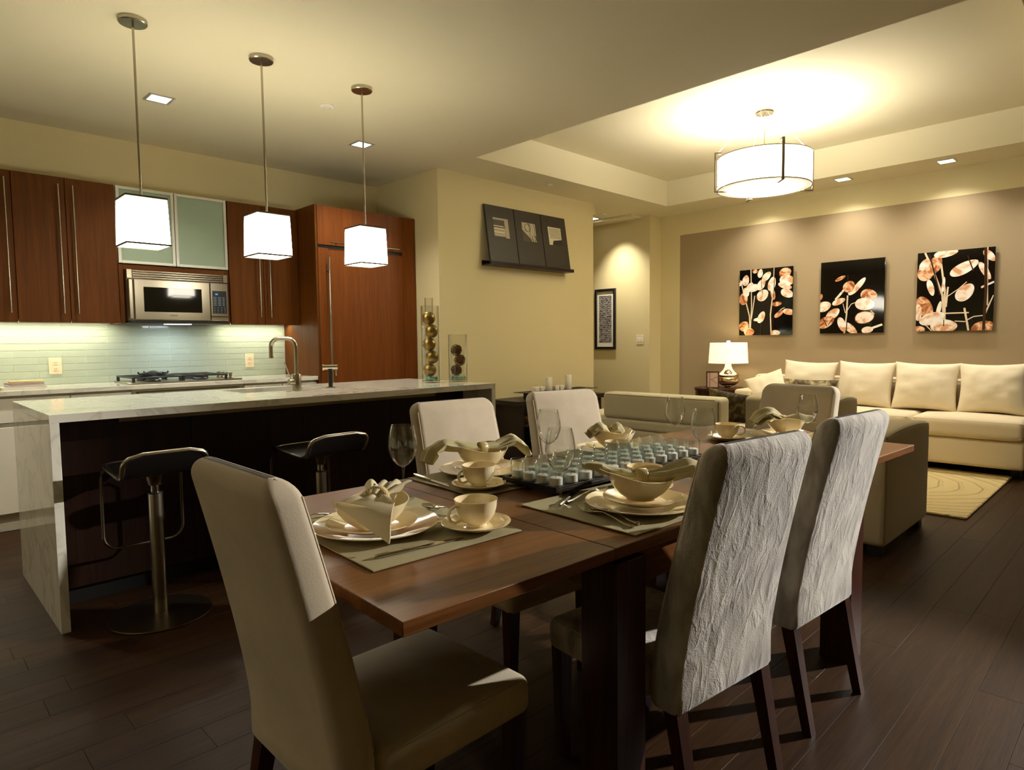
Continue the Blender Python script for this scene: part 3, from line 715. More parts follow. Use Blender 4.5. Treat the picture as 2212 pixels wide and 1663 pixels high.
    bar_handle(d, (2.842, 5.140, 0.72), (2.842, 5.140, 1.955), 0.04, 0.009)
    # books at the end of the worktop
    cols = [((0.585, 5.36), 0.245, 0.19, 0.016, lin(206, 200, 180), 4), ((0.60, 5.37), 0.215, 0.17, 0.014, lin(176, 168, 170), -3), ((0.60, 5.375), 0.19, 0.16, 0.011, lin(150, 120, 126), 6), ((0.61, 5.38), 0.185, 0.15, 0.012, lin(206, 180, 110), -2)]
    lbs = ['largest pale hardback at the bottom of the worktop stack', 'grey book second from the bottom of the worktop stack', 'thin mauve book third in the worktop stack', 'small yellow book with reddish spine on top of the worktop stack']
    z = 0.922
    for (xy, wx, wy, hh, col, rz), lb in zip(cols, lbs):
        b = thing('book', lb, 'book', (xy[0]+0.1, xy[1]+0.05, z), math.radians(rz), 'books stacked on the kitchen worktop')
        put('cover', MB().box((-wx/2, -wy/2, 0), (wx/2, wy/2, 0.0022), 0.0005).box((-wx/2, -wy/2, hh-0.0022), (wx/2, wy/2, hh), 0.0005).box((-wx/2, -wy/2, 0.0022), (-wx/2+0.002, wy/2, hh-0.0022)), plain('book_cover', col, 0.45), b)
        put('pages', MB().box((-wx/2+0.0021, -wy/2+0.004, 0.0023), (wx/2-0.004, wy/2-0.004, hh-0.0023)), M['white'], b)
        z += hh
    put('spine_label', MB().box((-0.0937, -0.076, 0.002), (-0.0926, -0.03, 0.010)), plain('red_label', lin(190, 70, 40), 0.4), b)
    nb = thing('notebook', 'small notebook at the left frame edge of the worktop', 'notebook', (0.50, 5.40, 0.922), 0.5)
    put('cover', MB().box((-0.07, -0.05, 0), (0.07, 0.05, 0.012), 0.001), plain('notebook_cover', lin(170, 120, 100), 0.5), nb)
kitchen()

# ------------------------------------------------------------------ island
def island():
    t = thing('kitchen_island', 'white marble waterfall kitchen island with dark recessed front', 'island', (0, 0, 0))
    X0, X1, Y0, Y1, ZT, S = 0.486, 2.985, 3.20, 4.20, 0.922, 0.034
    # slab with a sink cut-out
    sx0, sx1, sy0, sy1 = 1.50, 2.00, 3.74, 4.10
    mb = MB()
    for lo, hi in (((X0, Y0, ZT-S), (sx0, Y1, ZT)), ((sx1, Y0, ZT-S), (X1, Y1, ZT)), ((sx0, Y0, ZT-S), (sx1, sy0, ZT)), ((sx0, sy1, ZT-S), (sx1, Y1, ZT))): mb.box(lo, hi)
    put('slab', mb, M['marble'], t)
    put('side_panel', MB().box((X0, Y0, 0.0), (X0+S, Y1, ZT-S-0.0008), 0.001), M['marble'], t)
    put('side_panel', MB().box((X1-S, Y0, 0.0), (X1, Y1, ZT-S-0.0008), 0.001), M['marble'], t)
    put('body', MB().box((X0+S+0.001, 3.519, 0.09), (X1-S-0.001, 4.18, ZT-S-0.26)), M['island'], t)
    n = 4; w = (X1-X0-2*S)/n
    for k in range(n):
        a = X0+S+k*w
        put('front_panel', MB().box((a+0.001, 3.50, 0.09), (a+w-0.001, 3.518, ZT-S-0.002), 0.001), M['island'], t)
        put('back_panel', MB().box((a+0.001, 4.165, 0.09), (a+w-0.001, 4.18, ZT-S-0.002), 0.001), M['white'], t)
    put('plinth', MB().box((X0+S+0.001, 3.56, 0.0), (X1-S-0.001, 4.12, 0.089)), M['black'], t)
    ps = put('outlet_strip', MB().box((0.80, 3.470, 0.842), (2.68, 3.4995, 0.886), 0.002), M['bronze'], t)
    for k in range(7):
        x = 0.97+k*0.265; mb = MB()
        mb.box((x-0.022, 3.4675, 0.852), (x+0.022, 3.4705, 0.876), 0.001)
        put('socket', mb, M['bronze'], ps)
        put('slot', MB().box((x-0.009, 3.4668, 0.860), (x-0.006, 3.4676, 0.868)).box((x+0.006, 3.4668, 0.860), (x+0.009, 3.4676, 0.868)), M['black'], ps)
    # sink
    s = thing('sink', 'undermount stainless sink cut into the marble island', 'sink', (0, 0, 0))
    b = 0.70; mb = MB()
    mb.box((sx0-0.01, sy0-0.01, b), (sx1+0.01, sy1+0.01, b+0.004))
    for lo, hi in (((sx0-0.012, sy0-0.012, b+0.004), (sx0-0.002, sy1+0.012, ZT-S-0.001)), ((sx1+0.002, sy0-0.012, b+0.004), (sx1+0.012, sy1+0.012, ZT-S-0.001)),
                   ((sx0-0.002, sy0-0.012, b+0.004), (sx1+0.002, sy0-0.002, ZT-S-0.001)), ((sx0-0.002, sy1+0.002, b+0.004), (sx1+0.002, sy1+0.012, ZT-S-0.001))): mb.box(lo, hi)
    put('basin', mb, M['steel'], s)
    put('drain', MB().lathe([(0.04, b+0.0045), (0.04, b+0.007), (0.02, b+0.006), (0, b+0.006)], 20, (1.75, 3.92, 0)), M['chrome'], s)
    # faucet
    f = thing('faucet', 'tall arched satin nickel faucet with side lever', 'faucet', (1.80, 3.69, ZT))
    put('base', MB().lathe([(0.030, 0), (0.030, 0.003), (0.026, 0.004), (0.026, 0.098), (0.024, 0.101), (0.0, 0.101)], 28), M['nickel'], f)
    d = Vector((-0.40, 0.92, 0)).normalized()
    d = Vector((-0.55, 0.80, 0)).normalized()
    p = [Vector((0, 0, 0.10)), Vector((0, 0, 0.26))]
    R = 0.055
    for k in range(1, 9): a = PI/2*k/8; p.append(Vector((0, 0, 0.26)) + d*(R*(1-math.cos(a))) + Vector((0, 0, R*math.sin(a))))
    e = p[-1]+d*0.055; p.append(e)
    for k in range(1, 9): a = PI/2*k/8; p.append(e + d*(R*math.sin(a)) + Vector((0, 0, -R*(1-math.cos(a)))))
    p.append(p[-1]+Vector((0, 0, -0.055)))
    put('spout', MB().tube(p, 0.0125, 14), M['nickel'], f)
    put('aerator', MB().cyl(tuple(p[-1]+Vector((0, 0, -0.009))), 0.0135, 0.012, 16), M['nickel'], f)
    side = Vector((-0.95, -0.1, 0)).normalized(); q = Vector((0, 0, 0.052))
    h = put('lever_hub', MB().tube([q+side*0.02, q+side*0.052], 0.019, 18), M['nickel'], f)
    put('lever', MB().tube([q+side*0.036+Vector((0, 0, 0.012)), q+side*0.075+Vector((0, 0, 0.118))], 0.0045, 10), M['nickel'], h)
    # sprayer
    s = thing('side_sprayer', 'black handled chrome side sprayer right of the faucet', 'sprayer', (2.035, 3.71, ZT))
    put('base', MB().lathe([(0.028, 0), (0.028, 0.006), (0.014, 0.010), (0, 0.010)], 24), M['nickel'], s)
    put('grip', MB().lathe([(0.0125, 0.010), (0.0135, 0.03), (0.0135, 0.112), (0.010, 0.116), (0.0, 0.116)], 18), M['black'], s)
    put('head', MB().tube([(-0.042, 0.02, 0.133), (-0.034, 0.016, 0.133), (-0.0335, 0.016, 0.133), (0.040, -0.02, 0.133)], [0.020, 0.020, 0.016, 0.016], 18), M['chrome'], s)
    put('trigger', MB().box((0.030, -0.019, 0.078), (0.036, -0.013, 0.119), 0.001), M['chrome'], s)
    # vases
    def vase(x, y, r, h, lb, name='glass_vase'):
        v = thing(name, lb, 'vase', (x, y, ZT))
        put('base', MB().lathe([(0, 0.0), (r-0.002, 0.0), (r, 0.002), (r, 0.012), (0, 0.012)], 36), M['glassg'], v)
        put('wall', MB().lathe([(r, 0.0125), (r+0.002, h-0.001), (r, h), (r-0.003, h-0.001), (r-0.003, 0.0125)], 36), M['glass'], v)
        mb = MB(); rnd = random.Random(int(h*1000))
        for k in range(46 if r > 0.04 else 0):
            a = rnd.random()*2*PI; q = (r-0.011)*math.sqrt(rnd.random()); z = 0.019+rnd.random()*0.022
            m = Matrix.Translation((q*math.cos(a), q*math.sin(a), z)) @ Matrix.Rotation(rnd.random()*3, 4, Vector((rnd.random(), rnd.random(), 1)).normalized()) @ Matrix.Diagonal((1, 0.75, 0.6, 1))
            mb2 = MB().lathe([(0, -0.009), (0.007, -0.006), (0.009, 0), (0.006, 0.006), (0, 0.008)], 7).xform(m); mb.add(mb2.v, mb2.f)
        if mb.v: o = put('glass_pebbles', mb, M['pebble'], v); o['kind'] = 'stuff'
        return v
    vx, vy = 2.765, 3.625
    vase(vx, vy, 0.062, 0.535, 'tall clear glass cylinder vase stacked with gold balls')
    sph = None; z = ZT+0.041; R = 0.0465
    lbs = ['lowest gold ball resting on the pebbles in the tall vase', 'gold ball second from the bottom of the tall vase', 'middle gold ball of the five in the tall vase', 'gold ball second from the top of the tall vase', 'topmost gold ball rising out of the tall vase']
    me = MB().lathe([(R*math.sin(PI*k/20), -R*math.cos(PI*k/20)) for k in range(21)], 32).mesh('gold_ball', M['gold'], 180)
    right = Vector((0.713, -0.70, 0))
    for k in range(5):
        off = right*(-0.0095 if k % 2 == 0 else 0.0105); 
        o = put('gold_ball', me, None, None, (vx+off.x, vy+off.y, z+R)); tag(o, lbs[k], 'ball', 'gold balls stacked in the tall vase'); z += 0.0907
    vx, vy = 2.945, 3.545
    vase(vx, vy, 0.066, 0.335, 'short clear glass cylinder vase holding dark vine balls')
    z = ZT+0.041; R = 0.040
    lbs = ['lowest dark vine ball in the short vase', 'middle dark vine ball in the short vase', 'topmost dark vine ball in the short vase']
    for k in range(3):
        rnd = random.Random(k+5); mb = MB()
        mb.lathe([(R*0.72*math.sin(PI*i/8), -R*0.72*math.cos(PI*i/8)) for i in range(9)], 12)
        for s_ in range(26):
            ax = Vector((rnd.gauss(0, 1), rnd.gauss(0, 1), rnd.gauss(0, 1))).normalized(); u = ax.orthogonal().normalized(); w = ax.cross(u); rr = R*(0.86+0.16*rnd.random()); sh = ax*R*rnd.uniform(-0.35, 0.35)
            rr = math.sqrt(max(1e-6, rr*rr-sh.length_squared)); a0 = rnd.random()*6; ln = rnd.uniform(2.5, 5.5)
            mb.tube([sh + (u*math.cos(a0+ln*i/14)+w*math.sin(a0+ln*i/14))*rr*(1+0.05*math.sin(i*2.1)) for i in range(15)], 0.0016, 4)
        off = right*(-0.012, 0.014, -0.010)[k]
        o = put('vine_ball', mb, M['wicker'], None, (vx+off.x, vy+off.y, z+R)); tag(o, lbs[k], 'ball', 'vine balls in the short vase'); z += 0.072
    v = thing('tube_vase', 'slim empty clear glass tube vase behind the gold ball vase', 'vase', (2.86, 3.76, ZT))
    put('base', MB().lathe([(0, 0), (0.029, 0), (0.029, 0.012), (0, 0.012)], 24), M['glassg'], v)
    put('wall', MB().lathe([(0.029, 0.0125), (0.030, 0.60), (0.0285, 0.601), (0.027, 0.60), (0.027, 0.0125)], 24), M['glass'], v)
island()

# ------------------------------------------------------------------ bar stools
def stool(x, y, rz, label):
    """counter stool; local +y faces the island, low back towards the table"""
    t = thing('bar_stool', label, 'stool', (x, y, 0), rz, 'bar stools at the island')
    put('base', MB().lathe([(0, 0), (0.205, 0), (0.21, 0.003), (0.209, 0.008), (0.12, 0.012), (0.030, 0.014), (0.0, 0.014)], 56), M['bronze'], t)
    put('column', MB().lathe([(0.030, 0.0141), (0.030, 0.55), (0, 0.55)], 24), M['nickel'], t)
    put('collar', MB().lathe([(0.031, 0.5501), (0.031, 0.556), (0, 0.556)], 24), M['black'], t)
    put('piston', MB().lathe([(0.019, 0.5561), (0.019, 0.612), (0, 0.612)], 20), M['chrome'], t)
    put('bracket', MB().lathe([(0.026, 0.588), (0.040, 0.636), (0, 0.636)], 20).box((-0.065, -0.065, 0.6361), (0.065, 0.065, 0.645), 0.002), M['bronze'], t)
    # seat profile in (y,z): front edge, seat, dip, low back
    pr = [(0.205, 0.672), (0.12, 0.667), (0.02, 0.661), (-0.07, 0.655), (-0.115, 0.654), (-0.145, 0.662), (-0.162, 0.680), (-0.174, 0.705), (-0.184, 0.730), (-0.190, 0.748)]
    seat = MB(); w = 0.158
    def pt(u):
        k = u*(len(pr)-1); i = min(int(k), len(pr)-2); a = k-i
        return (pr[i][0]+(pr[i+1][0]-pr[i][0])*a, pr[i][1]+(pr[i+1][1]-pr[i][1])*a)
    def fn(u, v):
        p = pt(u); k = 1.0
        if u > 0.8: k = 1-0.20*((u-0.8)/0.2)**2
        if u < 0.15: k = 1-0.12*((0.15-u)/0.15)**2
        return ((v-0.5)*2*w*k, p[0], p[1])
    seat.sheet(fn, 30, 6, 0.010)
    put('seat', seat, M['leather'], t)
    ring = []
    for i in range(19): q = fn(0.02+0.94*i/18, 1.0); ring.append(Vector(q)+Vector((0.004, 0, 0)))
    top = fn(1.0, 1.0)
    for i in range(1, 8): k = i/8; ring.append(Vector((top[0]*(1-2*k)*0.94, top[1], top[2]+0.006)))
    for i in range(19): q = fn(0.96-0.94*i/18, 0.0); ring.append(Vector(q)+Vector((-0.004, 0, 0)))
    fr = fn(0.0, 0.0)
    for i in range(1, 8): k = i/8; ring.append(Vector((fr[0]*(1-2*k)*0.94, fr[1]+0.004, fr[2])))
    put('seat_rim', MB().tube(ring, 0.0105, 10, closed=True), M['nickel'], t)
    r = 0.0065; z0 = 0.655; zb = 0.285; y = 0.19
    p = [(-w-0.008, 0.10, z0), (-w-0.008, y-0.03, z0-0.012), (-w-0.008, y, z0-0.05), (-w-0.008, y, zb+0.06)]
    p += arc((-w-0.008+0.06, y, zb+0.06), 0.06, 180, 270, 6)
    p += arc((w+0.008-0.06, y, zb+0.06), 0.06, 270, 360, 6)
    p += [(w+0.008, y, zb+0.06), (w+0.008, y, z0-0.05), (w+0.008, y-0.03, z0-0.012), (w+0.008, 0.10, z0)]
    put('footrest', MB().tube(p, r, 8), M['bronze'], t)
    put('height_lever', MB().tube([(0.04, 0.0, 0.632), (0.20, -0.02, 0.634)], 0.004, 6), M['chrome'], t)
    return t
st = stool(0.845, 3.125, 0.0, 'black seated steel bar stool nearer the island waterfall end')
remember(st)
copy_tree(st, 'black seated steel bar stool behind the wine glass, further along the island', (1.585, 3.02, 0), 0.06)

# ------------------------------------------------------------------ pendants, ceiling fixtures
def pendant(x, y, label):
    t = thing('pendant_lamp', label, 'pendant lamp', (x, y, SOF), 0, 'pendant lamps over the island')
    put('canopy', MB().lathe([(0, 0), (0.066, 0), (0.066, -0.018), (0.062, -0.022), (0.006, -0.024), (0, -0.024)][::-1], 36), M['nickel'], t)
    put('rod', MB().cyl((0, 0, -0.855), 0.006, 0.832, 12), M['nickel'], t)
    put('socket_cap', MB().lathe([(0, -0.885), (0.012, -0.885), (0.012, -0.862), (0.007, -0.853), (0, -0.853)], 14), M['nickel'], t)
    zt, zb, a, b = -0.880, -1.112, 0.093, 0.099
    sq = lambda h, z: [(-h, -h, z), (h, -h, z), (h, h, z), (-h, h, z)]
    mb = MB(); th = 0.003
    o, i = [sq(b, zb), sq(a, zt)], [sq(b-th, zb), sq(a-th, zt)]
    vs = o[0]+o[1]+i[0]+i[1]; fs = []
    for k in range(4):
        n = (k+1) % 4; fs += [(k, n, 4+n, 4+k), (8+k, 12+k, 12+n, 8+n), (4+k, 4+n, 12+n, 12+k), (k, 8+k, 8+n, n)]
    mb.add(vs, fs)
    put('shade', mb, M['shade'], t, smooth=0)
    for (h, z, nm) in ((a, zt, 'top_frame'), (b, zb, 'bottom_frame')):
        fr = MB()
        for lo, hi in (((-h-0.003, -h-0.003, z-0.004), (h+0.003, -h+0.003, z+0.004)), ((-h-0.003, h-0.003, z-0.004), (h+0.003, h+0.003, z+0.004)),
                       ((-h-0.003, -h+0.003, z-0.004), (-h+0.003, h-0.003, z+0.004)), ((h-0.003, -h+0.003, z-0.004), (h+0.003, h-0.003, z+0.004))): fr.box(lo, hi)
        if nm == 'top_frame':
            fr.box((-h, -0.003, z-0.002), (h, 0.003, z+0.002)); fr.box((-0.003, -h, z-0.002), (0.003, h, z+0.002))
        put(nm, fr, M['bronze'], t)
    put('diffuser', MB().box((-b+0.004, -b+0.004, zb+0.006), (b-0.004, b-0.004, zb+0.008)), M['shade'], t)
    return t
pl = pendant(0.995, 3.675, 'square white pendant in front of the left frosted cabinet door')
remember(pl)
copy_tree(pl, 'square white pendant in the middle of the row over the island', (1.640, 3.665, SOF))
copy_tree(pl, 'square white pendant in front of the refrigerator', (2.286, 3.66, SOF))

def recessed(x, y, label, glowm, sz=0.155, rz=0.0):
    t = thing('recessed_light', label, 'recessed light', (x, y, SOF), rz, 'square recessed ceiling lights')
    h = sz/2; f = 0.018; mb = MB()
    for lo, hi in (((-h, -h, -0.006), (h, -h+f, 0)), ((-h, h-f, -0.006), (h, h, 0)), ((-h, -h+f, -0.006), (-h+f, h-f, 0)), ((h-f, -h+f, -0.006), (h, h-f, 0))): mb.box(lo, hi, 0.001)
    put('trim', mb, M['alu'], t)
    put('lens', MB().box((-h+f, -h+f, -0.003), (h-f, h-f, -0.001)), glowm, t)
    return t
recessed(1.41, 4.71, 'recessed light in the kitchen ceiling near the tall pendant rod at left', M['bulb'])
recessed(2.905, 4.675, 'recessed light in the kitchen ceiling behind the rod of the right pendant', M['bulb'])
recessed(7.125, 2.40, 'recessed light over the middle seed pod picture', M['bulbw'])
recessed(7.13, 1.505, 'recessed light over the seed pod picture at the right', M['bulbw'])
recessed(7.12, 3.32, 'recessed light over the seed pod picture near the lamp, behind the drum chandelier', M['bulbw'])
recessed(6.86, 5.42, 'recessed light in the hallway ceiling', M['bulbw'])
for (x, y, k) in ((1.41, 4.71, 1), (2.905, 4.675, 1), (-0.1, 4.7, 1), (-1.5, 3.0, 0.35), (-1.3, 1.0, 0.35)): lamp('SPOT', 'kitchen_and_fill_light', (x, y, SOF-0.01), P_KITCHEN*k, (1.0, 0.94, 0.80), target=(x, y, 0), spot=120, blend=0.8, size=0.05)  # last two are unseen fill lamps added to brighten the chair and floor
for y in (3.32, 2.40, 1.505, 0.5): lamp('SPOT', 'wall_washer', (7.125, y, SOF-0.01), P_WASH, (1.0, 0.95, 0.85), target=(7.25, y, 0.8), spot=126, blend=1.0, size=0.03)
lamp('SPOT', 'hall_downlight', (6.86, 5.20, SOF-0.01), P_HALL, WARMW, target=(7.14, 5.12, 0.9), spot=88, blend=1.0, size=0.03)
# adjustable light at the far right, outside the frame, aimed across the dining chairs
recessed(7.05, -1.65, 'recessed light at the far right aimed across the dining chairs', M['bulbw'])
lamp('SPOT', 'dining_accent_light', (7.05, -1.65, SOF-0.012), P_DINING, (1.0, 0.94, 0.86), target=(1.80, 1.02, 0.74), spot=27, blend=0.4, size=0.05)
lamp('SPOT', 'living_fill_light', (4.7, -0.9, SOF-0.012), 22, WARMW, target=(4.7, -0.6, 0), spot=110, blend=0.9, size=0.05)  # unseen fill lamp, added with its fixture to lift the floor at right
recessed(4.7, -0.9, 'added recessed fill light, unseen in the lower ceiling right of the frame', M['bulbw'])

def detector(x, y, z, r, label, name='smoke_detector', cat='smoke detector'):
    t = thing(name, label, cat, (x, y, z))
    put('cover', MB().lathe([(0, -0.012), (r*0.8, -0.012), (r, -0.004), (r, 0), (0, 0)], 28), M['white'], t)
    put('ring', MB().lathe([(r*0.45, -0.0125), (r*0.5, -0.0145), (r*0.55, -0.0125), (r*0.5, -0.0122)], 24, closed=True), M['plastic'], t)
detector(2.279, 4.092, SOF, 0.05, 'round white sprinkler cover on the kitchen ceiling', 'sprinkler_cover', 'sprinkler cover')
detector(6.737, 5.154, SOF, 0.045, 'small round detector on the hallway ceiling')
detector(5.059, 4.562, SOF, 0.035, 'small round sprinkler cover above the photo ledge', 'sprinkler_cover', 'sprinkler cover')

def chandelier():
    cx, cy_, = 5.424, 2.456
    t = thing('drum_chandelier', 'large white drum chandelier with four metal brackets', 'chandelier', (cx, cy_, TRAY))
    put('canopy', MB().lathe([(0, -0.028), (0.075, -0.028), (0.08, -0.02), (0.08, 0), (0, 0)], 36), M['nickel'], t)
    put('stem', MB().cyl((0, 0, -0.50), 0.005, 0.471, 10), M['nickel'], t)
    R, zt, zb = 0.375, -0.385, -0.640
    put('shade', MB().lathe([(R, zb), (R, zt), (R-0.004, zt), (R-0.004, zb)], 72, closed=True), M['drum'], t)
    for z in (zt, zb): put('rim', MB().lathe([(R+0.003, z-0.004), (R+0.003, z+0.004), (R-0.006, z+0.004), (R-0.006, z-0.004)], 72, closed=True), M['nickel'], t)
    put('diffuser', MB().lathe([(0, zb-0.012), (R-0.075, zb-0.012), (R-0.07, zb-0.004), (0, zb-0.004)], 60), M['drum'], t)
    put('diffuser_ring', MB().lathe([(R-0.008, zb-0.003), (R-0.008, zb), (R-0.069, zb), (R-0.069, zb-0.003)], 72, closed=True), glow('diffuser_ring_glow', (1.0, 0.84, 0.62), 0.75), t)
    vd = Vector((-0.911, -0.412, 0)); vr = Vector((0.412, -0.911, 0))
    a0 = math.atan2((vd*math.cos(0.35)+vr*math.sin(0.35)).y, (vd*math.cos(0.35)+vr*math.sin(0.35)).x)
    for k in range(4):
        m = Matrix.Rotation(a0+k*PI/2, 4, 'Z'); mb = MB()
        mb.box((R+0.030, -0.011, zb-0.030), (R+0.038, 0.011, zt+0.045), 0.001)
        mb.box((R-0.075, -0.011, zb-0.030), (R+0.0295, 0.011, zb-0.022), 0.001)
        mb.box((R-0.012, -0.011, zt+0.030), (R+0.0295, 0.011, zt+0.045), 0.001)
        mb.box((R+0.0035, -0.008, zt-0.02), (R+0.0295, 0.008, zt-0.012)); mb.box((R+0.0035, -0.008, zb+0.012), (R+0.0295, 0.008, zb+0.02))
        put('bracket', mb.xform(m), M['bronze'], t)
        q = m @ Vector((R+0.01, 0, zt+0.045)); put('cable', MB().tube([(q.x*0.17, q.y*0.17, -0.028), tuple(q)], 0.0017, 6), M['chrome'], t)
    put('spider', MB().box((-R, -0.006, zt-0.03), (R, 0.006, zt-0.024)).box((-0.006, -R, zt-0.023), (0.006, R, zt-0.017)), M['nickel'], t)
    lamp('POINT', 'chandelier_bulb', (cx, cy_, TRAY-0.46), E_DRUM_UP, (1.0, 0.92, 0.77), size=0.10)
    lamp('AREA', 'chandelier_down', (cx, cy_, TRAY-0.66), P_LIVING, (1.0, 0.89, 0.70), size=0.5)
chandelier()

# ------------------------------------------------------------------ dining table and chairs
TA = math.radians(-2.7); TO = Vector((0.594, 0.869, 0)); TL, TW, TZ = 2.56, 0.965, 0.74
def tw(u, v, z=TZ):
    return (TO.x+u*math.cos(TA)-v*math.sin(TA), TO.y+u*math.sin(TA)+v*math.cos(TA), z)
def table():
    t = thing('dining_table', 'long brown wooden dining table with two end leaves', 'table', (TO.x, TO.y, 0), TA)
    j0, j1, th = 0.552, 2.010, 0.027
    put('tabletop', MB().box((j0+0.001, 0, TZ-th), (j1-0.001, TW, TZ), 0.0015), M['table'], t)
    put('leaf', MB().box((0, 0, TZ-th), (j0-0.001, TW, TZ), 0.0015), M['table'], t)
    put('leaf', MB().box((j1+0.001, 0, TZ-th), (TL, TW, TZ), 0.0015), M['table'], t)
    for (u0, u1, v0, v1) in ((0.60, 2.0, 0.03, 0.055), (0.60, 2.0, TW-0.055, TW-0.03), (0.575, 0.60, 0.03, TW-0.03), (2.0, 2.025, 0.03, TW-0.03)):
        put('apron', MB().box((u0, v0, TZ-th-0.095), (u1, v1, TZ-th-0.0005), 0.001), M['table'], t)
    for u in (0.556, 1.90):
        for v in (0.0, TW-0.11):
            put('leg', MB().box((u, v, 0), (u+0.108, v+0.108, TZ-th-0.012), 0.002), M['leg'], t)
    for v in (0.22, TW-0.245):
        put('leaf_runner', MB().box((0.05, v, TZ-th-0.04), (0.574, v+0.025, TZ-th-0.0005)), M['leg'], t)
        put('leaf_runner', MB().box((2.026, v, TZ-th-0.04), (TL-0.05, v+0.025, TZ-th-0.0005)), M['leg'], t)
table()

def chair(label, loc, rz, velvet=False, group='suede dining chairs round the table', w=0.420, d=0.465):
    """upholstered dining chair; local rear face at y=0, seat towards +y"""
    t = thing('dining_chair', label, 'chair', loc, rz, group)
    fab = M['suede_b'] if velvet else M['suede_a']
    zb, zs, zt = 0.315, 0.408, 0.970
    def rect(hw, y0, y1, z, r, tilt=0.0, n=5):
        out = []
        for (sx, sy, a0) in ((1, 1, 0), (-1, 1, 90), (-1, -1, 180), (1, -1, 270)):
            cx = sx*(hw-r); cyy = (y1-r) if sy > 0 else (y0+r)
            for k in range(n+1):
                a = math.radians(a0+90*k/n); x = cx+r*math.cos(a); y = cyy+r*math.sin(a); out.append((x, y, z+tilt*(y-y0)))
        return out
    def lean(z): return -0.118*max(0.0, (z-0.40)/(zt-0.40))**1.25 if z > 0.40 else 0.0
    def thk(z): return 0.090-0.018*max(0, (z-zb)/(zt-zb))
    def hw(z): k = (z-zb)/(zt-zb); return w/2*(1-0.06*k)
    secs = []; hwl = []
    zz = [zb, zb+0.012] + [zb+0.012+(zt-0.045-zb-0.012)*i/16 for i in range(1, 17)]
    for i, z in enumerate(zz):
        e = 0.006 if i == 0 else 0.0
        secs.append(rect(hw(z)-e, lean(z)+e, lean(z)+thk(z)-e, z, 0.022 if i else 0.018))
    for k in range(1, 8):           # rounded top
        a = PI/2*k/7; z = zt-0.045+0.045*math.sin(a); e = 0.0335*(1-math.cos(a))
        secs.append(rect(hw(z)-e*1.1, lean(z)+e, lean(z)+thk(z)-e, z, max(0.006, 0.022-0.012*k/7), 0.0))
    b = put('backrest', MB().loft(secs), fab, t, smooth=60)
    # seat block
    s = put('seat', MB().rbox((-w/2, 0.0905, zb), (w/2, d, zs), 0.028, 4, 0.0, 0.012), fab, t, smooth=60)
    # piping seams: front edge of the back, around the seat
    r = 0.0028
    for sx in (-1, 1):
        p = [(sx*(hw(z)-0.0066), lean(z)+thk(z)-0.0066, z) for z in [zs+0.01+(zt-0.035-zs-0.01)*i/14 for i in range(15)]]
        put('piping', MB().tube(p, r, 6), M['piping'], b)
    for sx in (-1, 1):
        p = [(sx*(w/2-0.0082), 0.12+(d-0.16)*i/8, zs-0.0078) for i in range(9)]
        put('piping', MB().tube(p, r*0.9, 6), M['piping'], t)
    for sx in (-1, 1):
        # front leg straight taper, rear leg splayed
        x = sx*(w/2-0.03); q = lambda cx, cy2, h, z: [(cx-h, cy2-h, z), (cx+h, cy2-h, z), (cx+h, cy2+h, z), (cx-h, cy2+h, z)]
        put('leg', MB().loft([q(x, d-0.040, 0.014, 0), q(x, d-0.034, 0.021, zb-0.002), q(x, d-0.034, 0.021, zb+0.01)]), M['leg'], t, smooth=0)
        put('leg', MB().loft([q(x, -0.035, 0.014, 0), q(x, 0.0, 0.017, 0.17), q(x, 0.028, 0.020, zb-0.002), q(x, 0.030, 0.020, zb+0.01)]), M['leg'], t, smooth=0)
    return t
R = math.radians
vc = chair('crushed velvet dining chair at the near side, closer to the camera of the two', (1.494, 0.747, 0), R(-6.5), True, 'velvet dining chairs on the near side')
remember(vc)
copy_tree(vc, 'crushed velvet dining chair at the near side, in front of the grey armchair', (2.140, 0.742, 0), R(-4.3))
hc = chair('taupe suede dining chair at the near head of the table', (0.557, 1.234, 0), R(-90), w=0.404, d=0.515)
remember(hc)
copy_tree(hc, 'taupe suede dining chair between the island and the table, behind the sage napkin', (1.640, 1.945, 0), R(176))
copy_tree(hc, 'taupe suede dining chair in front of the dark console', (2.285, 1.935, 0), R(167))
copy_tree(hc, 'taupe suede dining chair at the far head of the table before the cream sofa', (3.220, 1.297, 0), R(83))

